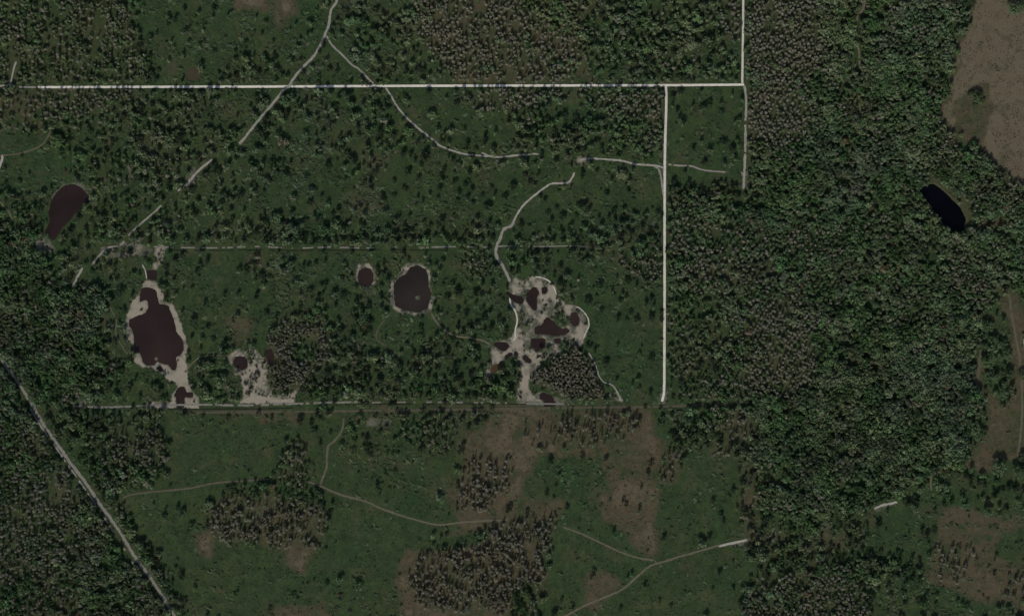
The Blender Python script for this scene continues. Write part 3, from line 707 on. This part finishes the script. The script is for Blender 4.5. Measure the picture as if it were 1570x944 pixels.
MARK = """
329 14 7 271 29 8 257 38 6 290 42 6 283 13 6 302 25 5 214 70 10 329 79 6 378 64 5 377 74 4 368 82 4 359 88 4 284 88 4 364 115 8 344 116 6 390 48 3 369 53 3
255 64 3 242 122 8 230 102 5 201 36 6 397 110 6 364 178 6 344 166 4 326 183 6 303 153 4 278 209 12 216 211 10 216 166 10 234 163 8 255 178 6 191 178 8 107 214 7 395 153 6
421 84 6 578 15 9 594 46 7 533 18 8 558 23 6 568 61 6 544 67 5 581 79 5 544 97 6 586 106 8 571 107 4 505 106 8 517 108 9 643 107 9 652 106 9 622 107 7 670 110 5 496 66 6 491 79 5
464 112 7 409 112 7 631 125 4 607 125 5 538 125 6 489 126 6 638 79 5 657 140 7 612 150 4 626 164 3 548 169 5 516 162 6 599 181 4 607 166 3 654 181 3 678 215 8 701 158 7 724 182 3
744 211 9 717 220 7 758 225 7 780 181 5 585 201 11 605 208 8 633 209 5 619 234 8 654 234 9 533 236 8 522 206 5 474 217 5 515 224 5 441 176 9 410 181 8 469 153 6 512 188 5 550 194 7
408 209 7 487 183 5 431 224 6 400 229 8 395 148 7
1088 158 9 1106 172 7 1031 146 7 1039 169 6 1036 190 3 1064 227 6 1109 219 9 1123 227 8 1077 53 6 1032 79 9 1049 115 6 997 87 10 974 94 10 1009 112 8 923 23 8 912 59 8 1009 33 5
968 48 7 943 61 7 1014 74 7 1061 104 5 1086 117 4 1111 89 4 1131 112 5 989 107 6 849 201 9 839 183 7 867 176 8 882 178 7 984 211 7 1002 222 5 923 227 7 956 227 6 956 199 6
808 194 7 823 216 6 831 234 5 917 216 5
418 245 7 436 244 4 463 248 4 505 254 9 517 244 4 543 243 9 576 263 9 652 240 10 627 263 8 642 271 6 696 245 6 683 258 6 677 267 5 675 287 9 698 278 6 714 283 6 724 290 6 739 300 6
754 288 5 759 259 3 775 302 8 787 285 8 726 240 7 726 311 6 725 343 6 586 301 8 605 299 5 623 292 6 571 288 5 558 278 6 530 272 4 543 288 3 534 311 5 553 315 5 563 315 4 575 323 3
485 290 4 494 299 5 477 311 8 511 328 6 471 337 5 489 337 9 433 339 4 628 330 5 600 333 4 604 344 6 622 355 9 661 346 6 678 339 9 638 346 4 581 352 5 596 360 5 571 360 5 540 357 4
538 367 7 466 361 9 454 370 7 431 360 7 414 361 8 395 355 8 655 360 7 675 362 5 696 361 7 715 357 6 734 359 5 756 362 5 645 367 6 423 271 5 405 291 5 450 263 3 696 329 4 627 398 5
589 418 7 466 406 6 450 406 4 403 423 9 500 434 6 477 446 8 489 453 5 525 426 5 526 453 9 515 444 6 686 454 7 703 446 9 729 451 9 735 443 6 714 464 4 584 451 5 566 467 7 553 457 5 785 413 7 767 454 4
742 472 5 461 471 5 393 454 6 594 472 4
10 280 5 61 319 9 108 264 4 38 315 5 122 334 8 158 332 9 158 319 7 110 352 9 99 370 6 122 365 6 250 304 5 275 258 6 214 273 8 225 272 8 260 278 8 284 286 9 297 289 8 334 263 10 328 252 7 303 240 8 369 296 10 341 306 6
275 336 7 255 329 6 357 337 7 306 366 9 395 355 7 380 362 9 229 365 8 318 398 8 306 411 8 380 413 9 392 403 7 346 449 5 367 445 4 395 449 6 186 444 11 178 406 6 255 454 8 270 398 8
224 393 7 199 388 8 176 385 6 143 398 6 110 426 9 130 446 6 255 411 7 87 434 12 33 345 8 51 342 5
789 283 8 805 268 6 813 278 6 825 262 4 892 269 10 876 285 4 916 262 5 933 266 3 948 274 3 960 282 3 930 297 6 921 290 3 963 292 5 971 304 5 905 315 4 836 306 5 900 309 4 840 325 6
862 331 9 853 318 5 884 329 6 919 333 6 943 324 9 955 329 7 933 332 5 975 325 3 1009 324 6 999 319 4 798 345 8 812 345 4 890 355 6 905 350 6 884 373 10 918 357 6 907 373 6
951 360 8 969 357 7 984 347 8 997 352 6 991 337 6 1004 360 6 923 385 7 840 403 7 859 407 7 862 434 10 893 398 4 914 410 3 974 411 5 963 431 9 946 425 5 910 439 4 902 462 9 915 452 4
943 452 4 999 457 6 785 411 6 795 411 5 805 404 5 804 374 4 823 385 5 839 385 5 856 385 4 1050 263 5 1081 248 6 1035 278 9 1055 281 8 1076 293 9 1088 297 9 1129 299 9 1121 283 6 1157 296 7 1175 263 8
428 483 5 408 480 7 446 483 4 423 495 6 543 483 9 567 493 7 522 506 9 566 508 8 528 544 10 553 544 7 558 532 5 533 567 8 556 572 7 563 567 8 566 587 9 584 582 9 545 590 9 502 572 9
500 559 6 479 577 8 525 580 7 612 559 9 609 580 8 579 567 7 635 559 8 645 534 7 632 531 4 660 524 6 609 512 5 635 513 3 686 539 9 701 531 7 670 564 8 658 572 7 701 559 9 698 572 9
680 590 10 706 580 8 724 600 9 724 572 8 714 552 7 703 497 6 716 480 8 744 481 5 752 502 9 775 506 7 703 513 3 686 481 4 729 549 5 747 595 5 734 643 10 745 640 7 719 653 6 706 689 9 711 681 6
701 664 3 673 666 5 680 669 5 563 671 8 645 687 10 566 689 11 507 661 5 461 643 9 477 646 7 489 633 9 512 615 9 482 659 7 492 679 6 464 597 7 754 625 7 683 615 6 601 615 4 563 618 4
787 574 7 785 592 8 772 610 8 948 488 8 961 490 5 999 485 9 1014 478 6 981 489 3 915 494 3 923 475 6 930 554 7 999 549 9 1031 552 5 910 553 4 946 581 5 981 592 4 918 531 3 984 530 3
1045 582 9 1030 580 5 1032 608 6 1014 646 9 1065 646 10 1035 666 10 981 641 6 989 623 5 1119 681 10 1106 669 6 1086 681 7 1073 559 9 1091 554 9 1098 568 10 892 699 7 930 702 6 844 704 8
300 488 10 320 500 6 327 520 6 345 525 8 330 545 4 295 515 5 200 594 9 180 585 10 168 590 7 165 515 7 147 550 7 152 565 9 246 595 7 262 588 4 320 590 6 340 600 4 420 575 3 345 617 5
255 778 4 298 775 3 262 743 4 217 747 5 278 880 9 270 868 4 283 921 8 270 913 6 242 857 9 232 844 7 219 826 7 209 814 7 252 870 6 382 721 3 318 803 7 357 747 8 372 752 9 395 752 9 318 941 5
494 770 9 477 765 8 507 783 6 500 811 5 500 839 4 514 829 3 482 722 3 522 743 2 547 743 2 579 742 7 582 756 4 605 746 3 619 747 3 617 728 2 570 808 3 493 879 2 472 893 3 575 926 3
543 918 2 414 931 5 494 931 2 454 885 2 612 859 2 612 880 3 688 788 3 782 778 9 633 708 3 550 724 4
839 754 6 849 761 4 869 777 6 837 772 2 808 783 6 969 727 3 983 746 5 935 765 4 956 766 5 960 772 5 979 778 6 994 724 6 999 709 7 938 806 2 994 824 3 993 844 3 1018 822 7 1088 822 7
1093 768 7 1105 788 6 1109 798 5 1104 876 6 1125 859 4 1070 878 2 1040 778 3 911 877 8 907 885 5 862 918 5 879 929 5 850 938 8 1050 905 3 1139 737 8 1175 732 8 1177 877 8 1119 760 3
1152 791 9 1177 791 9
1470 722 7 1480 727 8 1490 730 8 1501 737 8 1509 741 7 1523 749 5 1537 749 5 1548 744 8 1558 746 8 1567 750 8 1346 801 9 1358 811 4 1304 822 7 1318 805 6 1259 820 5 1286 797 9 1273 791 4 1413 814 9 1421 820 9 1432 811 7 1393 815 3 1389 768 9 1404 765 9
1448 769 7 1499 763 5 1514 766 6 1542 778 6 1527 849 4 1525 857 4 1524 877 5 1508 912 3 1515 918 4 1557 882 4 1379 857 8 1394 870 9 1409 859 7 1366 882 10 1333 849 10 1348 857 8
1415 877 4 1387 921 6 1407 921 7 1435 923 4 1348 928 4 1336 915 10 1218 847 9 1208 854 10 1185 842 7 1180 880 11 1244 854 9 1272 849 9 1254 843 5 1292 854 9 1323 895 6
"""
mk = [float(t) for t in MARK.split()]; mk = list(zip(mk[0::3], mk[1::3], mk[2::3]))
BIG = [(1515, 552, 15), (1540, 545, 13), (1519, 578, 14), (1543, 574, 13), (1535, 602, 12), (1492, 655, 15), (1502, 668, 13), (1482, 664, 10), (1530, 716, 17), (1561, 722, 15),
       (1497, 150, 12), (1488, 146, 6), (1505, 156, 6), (1494, 162, 5), (1552, 14, 12), (1566, 10, 12), (1568, 575, 10), (1568, 700, 10), (1535, 528, 11), (1522, 520, 11), (1513, 500, 12), (1380, 600, 13), (1425, 655, 14), (1405, 640, 12)]
r = np.random.default_rng(21)
occ = []
for x, y, s in BIG:
    T.append(['leafy', x, y, s * .92, s * .8 * 1.0 + 2, np.array([.085, .13, .062]) * r.uniform(.85, 1.15), 100]); occ.append((x, y, s * .9))
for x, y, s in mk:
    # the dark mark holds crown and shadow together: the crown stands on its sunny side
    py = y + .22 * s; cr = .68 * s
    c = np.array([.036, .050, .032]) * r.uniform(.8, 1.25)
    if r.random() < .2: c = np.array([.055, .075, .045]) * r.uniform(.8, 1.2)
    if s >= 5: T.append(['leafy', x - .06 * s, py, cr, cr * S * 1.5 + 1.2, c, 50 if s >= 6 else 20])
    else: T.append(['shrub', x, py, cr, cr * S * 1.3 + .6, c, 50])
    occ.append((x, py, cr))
occm = np.zeros((H, W))
for x, y, s in occ:
    i, j, k = int(x + M), int(y + M), int(s * .9 + 1.5)
    occm[max(0, j - k):j + k + 1, max(0, i - k):i + k + 1] = 1
# woods
px, py = grid_pts(5.3, 31)
Td, Gd, Zd = sample(L['T'], px, py), sample(L['G'], px, py), sample(L['Z'], px, py)
gapn = sample(fbm(gx, gy, 22, 1500, 4), px, py)
gapf = sample(fbm(gx, gy, 12, 1550, 3), px, py); szn = sample(fbm(gx, gy, 30, 1580, 4), px, py)
zr = r.random(len(px)); gr = r.random(len(px)); sr = r.random(len(px))
keep = (zr < Td * np.where(Zd < .75, 1.0, .98) * np.where(gapn < .40, .42, 1.0) * np.where((Gd > .5) & (Td < .93) & (gapf < .42), .35, 1.0)) & ~sample(blocked, px, py) & (sample(occm, px, py) < 1)
ow = sample(open_way, px, py); keep &= ~ow
gnoise = sample(fbm(gx, gy, 30, 1600, 3), px, py)
for x, y, g, z, a, b_, gn, sn_ in zip(px[keep], py[keep], Gd[keep], Zd[keep], gr[keep], sr[keep], gnoise[keep], szn[keep]):
    if a < g + (gn - .5) * .8 * (0 if g < .03 or g > .95 else 1):
        R_ = (2.5 + 1.5 * b_) * (.6 + .5 * z) * (1.15 if (y > 690 and z < .72) else 1); T.append(['bare', x, y, R_, (7.5 + 2.5 * r.random()) * (.75 + .25 * z) * (1.5 if (622 < y < 700 and z < .72) else 1.1 if (y > 622 and z < .72) else 1), tint_of('bare', x, y, r), R_])
    else:
        q_ = np.clip((sn_ - .3) * 2.6, .0, 1.2); R_ = (2.7 + 1.1 * q_ + 4.2 * b_ ** 4 * (.4 + q_)) * z; T.append(['leafy', x, y, R_, (6.5 + 2.2 * r.random() + 3 * q_) * z, tint_of('leafy', x, y, r), R_])
# extra small cypress in the dense low stands
px, py = grid_pts(4.0, 32); Zd = sample(L['Z'], px, py); Td = sample(L['T'], px, py); Gd = sample(L['G'], px, py)
keep = (Zd < .72) & (r.random(len(px)) < Td * np.where(py > 622, .35, .75)) & ((sample(fbm(gx, gy, 12, 1550, 3), px, py) > .40) | (Td > .93)) & (Gd > .5) & ~sample(blocked, px, py) & ~sample(open_way, px, py) & (sample(occm, px, py) < 1)
for x, y in zip(px[keep], py[keep]):
    T.append(['bare', x, y, 1.7 + 1.1 * r.random(), 6 + 4 * r.random(), tint_of('bare', x, y, r), 1])
# scrub
px, py = grid_pts(4.6, 33); Sd = sample(L['S'], px, py); Td = sample(L['T'], px, py); cl = sample(fbm(gx, gy, 24, 1700, 4), px, py)
keep = (r.random(len(px)) < Sd * 1.5 * ss(.34, .62, cl) * 1.5 * (1 - .75 * Td)) & ~sample(blocked, px, py) & ~sample(open_way, px, py) & (sample(occm, px, py) < 1)
for x, y in zip(px[keep], py[keep]):
    b_ = r.random(); R_ = 1.3 + 2.8 * b_ ** 1.6
    c = tint_of('leafy', x, y, r) * r.uniform(.38, .70)
    T.append(['shrub', x, y, R_, R_ * S * (.3 + .5 * r.random() ** 2) + .3, c, R_])
px, py = grid_pts(3.6, 35); sd_ = sample(sand, px, py); cl = sample(fbm(gx, gy, 10, 1850, 3), px, py)
keep = (sd_ > .12) & (sd_ < .8) & (cl > .52) & (r.random(len(px)) < .75) & (sample(pond_b, px, py) < .02) & (sample(clear, px, py) < 1)
for x, y in zip(px[keep], py[keep]):
    s_ = .9 + 1.5 * r.random() ** 2; T.append(['shrub', x, y, s_, s_ * S * .8 + .3, np.array([.045, .052, .032]) * r.uniform(.6, 1.4), 0])
# grass tufts: low clumps that give the open ground its grain
px, py = grid_pts(3.3, 34); Td = sample(L['T'], px, py); cl = sample(fbm(gx, gy, 9, 1800, 3), px, py)
fr = (px > -40) & (px < 1610) & (py > -40) & (py < 984)
keep = fr & (r.random(len(px)) < .95 * ss(.34, .66, cl) * (1 - .9 * Td)) & ~sample(blocked, px, py) & (sample(clear, px, py) < 1)
tb = sample(brown, px, py); to = sample(olive, px, py); tufts = []
for x, y, b1, o1 in zip(px[keep], py[keep], tb[keep], to[keep]):
    c = np.array([.031, .074, .029]) * (1 - o1) + np.array([.075, .084, .038]) * o1
    if b1 > .35: c = c * (1 - b1) + np.array([.105, .088, .056]) * b1
    q_ = r.random()
    tufts.append(['shrub', x, y, .55 + 1.0 * r.random() ** 2, .25 + .7 * r.random() ** 2, c * (.6 + 1.0 * q_), 0])
# plants speckling the pale sand
for x, y, s in [(395, 570, 4.5), (397, 576, 3), (383, 578, 2.6), (391, 583, 3.6), (394, 579, 2), (386, 555, 2), (380, 540, 2.4), (390, 545, 1.8), (376, 588, 4), (385, 595, 4), (392, 600, 2), (380, 604, 4), (402, 562, 2), (384, 549, 1.6), (751, 556, 4), (748, 577, 4.5), (832, 461, 2), (836, 468, 2.5), (834, 475, 2), (830, 480, 2.6), (855, 467, 3.2), (852, 473, 2.6), (857, 480, 2.5), (855, 487, 2.2), (862, 492, 2), (846, 436, 3), (805, 433, 1.8), (825, 547, 2.6), (834, 543, 2), (834, 548, 2), (843, 546, 2.4), (848, 544, 2.4), (829, 555, 2), (798, 609, 2.4), (243, 391, 2.4), (216, 476, 2), (795, 500, 2.2), (803, 530, 2), (812, 535, 2), (870, 527, 2.4), (879, 521, 2.4), (885, 530, 2.6), (218, 474, 2), (295, 594, 3), (284, 570, 1.6), (230, 620, 3.4), (270, 615, 2), (298, 615, 2)]:
    T.append(['shrub', x, y, s, s * S * .9 + .4, np.array([.035, .04, .028]) * r.uniform(.8, 1.2), 30])

# ------------------------------------------------------------------ split: the 300 largest of a kind stand alone, the rest are stuff
infr = lambda t: -6 < t[1] < 1576 and -6 < t[2] < 950
single, rest = {}, {}
for kind in ('leafy', 'bare', 'shrub'):
    tt = [t for t in T if t[0] == kind]
    vis = sorted([t for t in tt if infr(t)], key=lambda t: -t[3])
    single[kind] = vis[:300]; ids = set(id(t) for t in single[kind])
    rest[kind] = [t for t in tt if id(t) not in ids]

LM = [("the small muddy pond", 297, 112), ("the bent end of the white road", 60, 133), ("the track fork in the far north", 500, 54), ("the crossing of sandy track and white road", 436, 134),
 ("the spot where the thin track leaves the white road", 591, 134), ("the junction of the two white roads", 1021, 131), ("the corner of the white roads", 1139, 130), ("the comma shaped pond", 104, 322),
 ("the large sandy pond", 238, 505), ("the T shaped pool", 279, 608), ("the speckled sand pool", 368, 555), ("the small oval pond", 560, 424), ("the big round pond", 632, 443),
 ("the slanting pool on the sand", 790, 457), ("the jagged pool on the sand", 850, 500), ("the amber pool", 761, 564), ("the pool by the southern lane", 841, 612), ("the south end of the white road", 1016, 613),
 ("the black woodland pond", 1444, 318), ("the lone pasture thicket", 1497, 150), ("the pasture's northern tip", 1500, 0), ("the big oaks by the tan lane", 1528, 572), ("the farm clearing in the east", 1510, 690),
 ("the south eastern brown field", 1490, 850), ("the short pale track in the south east", 1358, 773), ("the pale end of the meadow path", 1130, 830), ("the meadow path fork", 1010, 861), ("the brown patch in the southern meadow", 960, 770),
 ("the low point of the long meadow path", 690, 803), ("the meadow path junction", 491, 743), ("the bare cypress clump in the meadow", 410, 790), ("the meadow path's west end", 190, 762), ("the grey country road's bend", 60, 640),
 ("the grey country road's south end", 265, 940), ("the winding pale track's top", 881, 264), ("the hedge line crossing", 765, 378), ("the east end of the thin mid track", 826, 236), ("the sandy lane's dead end", 1140, 285),
 ("the brown field's bare tip in the north", 420, 25), ("the diagonal track piece", 300, 267), ("the sand strip above the large pond", 246, 390), ("the north western track end", 24, 96), ("the western meadow's tan track", 60, 225),
 ("the woodland ride in the north east", 1315, 60), ("the short brown ride", 1318, 170), ("the green clearing in the south east", 1390, 820), ("the bright green tree in the east", 1098, 568), ("the cypress belt in the east", 1190, 540),
 ("the streaked cypress rows in the south", 740, 740), ("the big southern cypress block", 740, 880), ("the south eastern cypress wood", 1230, 910), ("the middle of the eastern wood", 1340, 470), ("the wood west of the big oaks", 1400, 600),
 ("the cypress wood at the north edge", 760, 60), ("the bottom left wood corner", 20, 900), ("the western wood", 60, 480), ("the short grassy branch south of the lane", 524, 655), ("the wood south of the lane's east end", 1110, 650), ("the middle of the south eastern wood", 1280, 700), ("the lane's first bend in the west", 165, 385)]
ORD = ['nearest', 'second nearest', 'third nearest', 'fourth nearest', 'fifth nearest', 'sixth nearest', 'seventh nearest', 'eighth nearest', 'ninth nearest', 'tenth nearest', 'eleventh nearest', 'twelfth nearest'] + ['%s nearest' % w_ for w_ in 'thirteenth fourteenth fifteenth sixteenth seventeenth eighteenth nineteenth twentieth'.split()] + ['%s nearest' % w_ for w_ in ['twenty-' + s_ for s_ in 'first second third fourth fifth sixth seventh eighth ninth'.split()]]
DIR = ['east', 'north-east', 'north', 'north-west', 'west', 'south-west', 'south', 'south-east']
def colour_word(kind, c):
    l = float(c.mean())
    if kind == 'bare': return 'pale grey' if l > .19 else 'dull grey'
    if c[0] > c[1] * 1.05: return 'reddish brown'
    if c[0] > .12 and c[2] > .09: return 'grey green'
    return 'dark green' if l < .045 else ('mid green' if l < .075 else 'light green')
WORD = {'leafy': 'leafy tree', 'bare': 'bare cypress', 'shrub': 'shrub'}
GRP = {'leafy': 'leafy trees of the woods and meadows', 'bare': 'bare grey cypress trees', 'shrub': 'dark shrubs dotted over grass and sand'}
NAME = {'leafy': 'leafy_tree', 'bare': 'bare_cypress', 'shrub': 'shrub'}
CAT = {'leafy': 'tree', 'bare': 'tree', 'shrub': 'shrub'}
for kind in ('leafy', 'bare', 'shrub'):
    cells = {}
    for t in single[kind]:
        d = [(t[1] - l[1]) ** 2 + (t[2] - l[2]) ** 2 for l in LM]; k = int(np.argmin(d))
        a = math.degrees(math.atan2(-(t[2] - LM[k][2]), t[1] - LM[k][1])) % 360
        cells.setdefault((k, int((a + 22.5) // 45) % 8), []).append((d[k], t))
    for (k, q), lst in cells.items():
        lst.sort(key=lambda e: e[0])
        for n_, (dd, t) in enumerate(lst):
            size = {'leafy': 'broad' if t[3] > 8 else ('large' if t[3] > 5.5 else 'rounded'), 'bare': 'wide' if t[3] > 4.4 else 'slender', 'shrub': 'low' if t[3] > 2.4 else 'tiny'}[kind]
            lab = f"{size} {colour_word(kind, t[5])} {WORD[kind]}, {ORD[min(n_, len(ORD) - 1)]} {DIR[q]} of {LM[k][0]}"
            if len(lst) == 1: lab = f"{size} {colour_word(kind, t[5])} {WORD[kind]}, on its own {DIR[q]} of {LM[k][0]}"
            if len(lab.split()) > 16: lab = lab.split(' ', 1)[1]
            if len(lab.split()) > 16: lab = lab.replace(colour_word(kind, t[5]) + ' ', '')
            if len(lab.split()) > 16: lab = lab.replace('the short grassy', 'the grassy').replace('leafy tree', 'tree').replace('the spot where the thin track leaves the', 'where the thin track leaves the')
            t.append(lab)
    seeds = PROTO[kind]
    src = {}
    for n_, t in enumerate(single[kind]):
        _, x, y, R_, h, c, _, lab = t
        v = n_ % len(seeds)
        if kind == 'leafy' and R_ > 8: v = n_ % 4 + 100
        cme, tme, _ = seeds[v] if v < 100 else PROTO['oak'][v - 100]
        if v not in src:
            root = bpy.data.objects.new(NAME[kind], None); root.empty_display_size = .5
            cr = bpy.data.objects.new('crown', cme); tr = bpy.data.objects.new('trunk', tme)
            src[v] = (root, cr, tr)
        else:
            a, b_, c_ = src[v]; root, cr, tr = a.copy(), b_.copy(), c_.copy()
        for o in (root, cr, tr):
            C.objects.link(o)
        cr.parent = root; tr.parent = root
        root.location = (X(x), Y(y), 0); root.rotation_euler = (0, 0, r.uniform(0, 6.28))
        root.scale = (R_ * S, R_ * S * r.uniform(.8, 1.15), h)
        cr['tint'] = [float(k) for k in c]
        tag(root, lab, CAT[kind], GRP[kind])

# the rest: one object per kind, its plants set out by geometry nodes
def scatter(name, label, kind, rows):
    n = len(rows)
    me = bpy.data.meshes.new(name); me.vertices.add(n)
    me.vertices.foreach_set('co', np.array([(X(t[1]), Y(t[2]), 0) for t in rows], np.float32).ravel())
    a = me.attributes.new('tint_pt', 'FLOAT_COLOR', 'POINT'); a.data.foreach_set('color', np.array([(*t[5], 1) for t in rows], np.float32).ravel())
    a = me.attributes.new('rotation_pt', 'FLOAT_VECTOR', 'POINT'); a.data.foreach_set('vector', np.array([(r.normal(0, .06), r.normal(0, .06), r.uniform(0, 6.28)) for t in rows], np.float32).ravel())
    a = me.attributes.new('scale_pt', 'FLOAT_VECTOR', 'POINT'); a.data.foreach_set('vector', np.array([(t[3] * S, t[3] * S * r.uniform(.72, 1.25), t[4]) for t in rows], np.float32).ravel())
    a = me.attributes.new('model_pt', 'INT', 'POINT'); a.data.foreach_set('value', r.integers(0, len(PROTO[kind]), n).astype(np.int32))
    col = bpy.data.collections.new(name + '_models')
    for k, pr in enumerate(PROTO[kind]):
        col.objects.link(bpy.data.objects.new('%s_model_%d' % (name, k), pr[2]))
    ng = bpy.data.node_groups.new(name, 'GeometryNodeTree')
    ng.interface.new_socket('Geometry', in_out='INPUT', socket_type='NodeSocketGeometry'); ng.interface.new_socket('Geometry', in_out='OUTPUT', socket_type='NodeSocketGeometry')
    N = ng.nodes; gi = N.new('NodeGroupInput'); go = N.new('NodeGroupOutput')
    ci = N.new('GeometryNodeCollectionInfo'); ci.inputs['Collection'].default_value = col; ci.inputs['Separate Children'].default_value = True; ci.inputs['Reset Children'].default_value = True
    ip = N.new('GeometryNodeInstanceOnPoints'); ip.inputs['Pick Instance'].default_value = True
    def na(nm, tp):
        k = N.new('GeometryNodeInputNamedAttribute'); k.data_type = tp; k.inputs['Name'].default_value = nm; return k.outputs['Attribute']
    e2r = N.new('FunctionNodeEulerToRotation')
    lk = ng.links.new
    lk(gi.outputs[0], ip.inputs['Points']); lk(ci.outputs[0], ip.inputs['Instance']); lk(na('model_pt', 'INT'), ip.inputs['Instance Index'])
    lk(na('rotation_pt', 'FLOAT_VECTOR'), e2r.inputs[0]); lk(e2r.outputs[0], ip.inputs['Rotation']); lk(na('scale_pt', 'FLOAT_VECTOR'), ip.inputs['Scale'])
    sa = N.new('GeometryNodeStoreNamedAttribute'); sa.data_type = 'FLOAT_COLOR'; sa.domain = 'INSTANCE'; sa.inputs['Name'].default_value = 'tint'
    lk(ip.outputs[0], sa.inputs['Geometry']); lk(na('tint_pt', 'FLOAT_COLOR'), sa.inputs['Value'])
    lk(sa.outputs[0], go.inputs[0])
    o = link(name, me); md = o.modifiers.new('plants', 'NODES'); md.node_group = ng
    tag(o, label, kind='stuff')
scatter('woodland', 'dense green woodland canopy covering the land beyond counting', 'leafy', rest['leafy'])
scatter('cypress_woods', 'thick stands of bare grey cypress trees', 'bare', rest['bare'])
scatter('scrub', 'low green scrub scattered over grass', 'shrub', rest['shrub'])
scatter('grass_tufts', 'tufts of rough grass standing in the open meadows', 'shrub', tufts)
print('TREES', len(tufts), {k: (len(single[k]), len(rest[k])) for k in single})

# ------------------------------------------------------------------ a farm shed whose roof just shows at the east edge
def box(v0, v1):
    x0, y0, z0 = v0; x1, y1, z1 = v1
    return [(x0, y0, z0), (x1, y0, z0), (x1, y1, z0), (x0, y1, z0), (x0, y0, z1), (x1, y0, z1), (x1, y1, z1), (x0, y1, z1)], [(0, 3, 2, 1), (4, 5, 6, 7), (0, 1, 5, 4), (1, 2, 6, 5), (2, 3, 7, 6), (3, 0, 4, 7)]
rm, nt, b = new_mat('metal_roof'); nt.links.new(mixc(nt, noise(nt, 1.2, 3), (.20, .19, .17), (.32, .30, .27)), b.inputs['Base Color']); b.inputs['Roughness'].default_value = .5
wm_, nt, b = new_mat('shed_boards'); nt.links.new(mixc(nt, noise(nt, 3, 3), (.16, .13, .10), (.26, .22, .17)), b.inputs['Base Color'])
shed = bpy.data.objects.new('farm_shed', None); C.objects.link(shed); shed.location = (X(1572), Y(524), 0)
tag(shed, 'small farm shed with pale metal roof cut by the right edge', 'shed')
v, f = box((-2.6, -3.4, 0), (2.6, 3.4, 2.6)); me = bpy.data.meshes.new('wall'); me.from_pydata(v, [], f); me.materials.append(wm_); link('wall', me, shed)
v = [(-3, -3.8, 2.62), (3, -3.8, 2.62), (3, 3.8, 2.62), (-3, 3.8, 2.62), (0, -3.8, 3.7), (0, 3.8, 3.7)]
me = bpy.data.meshes.new('roof'); me.from_pydata(v, [], [(0, 4, 5, 3), (4, 1, 2, 5), (0, 1, 4), (2, 3, 5), (0, 3, 2, 1)]); me.materials.append(rm); link('roof', me, shed)
v, f = box((-2.68, -1, 0.02), (-2.61, 1, 2.1)); me = bpy.data.meshes.new('door'); me.from_pydata(v, [], f); me.materials.append(rm); link('door', me, shed)
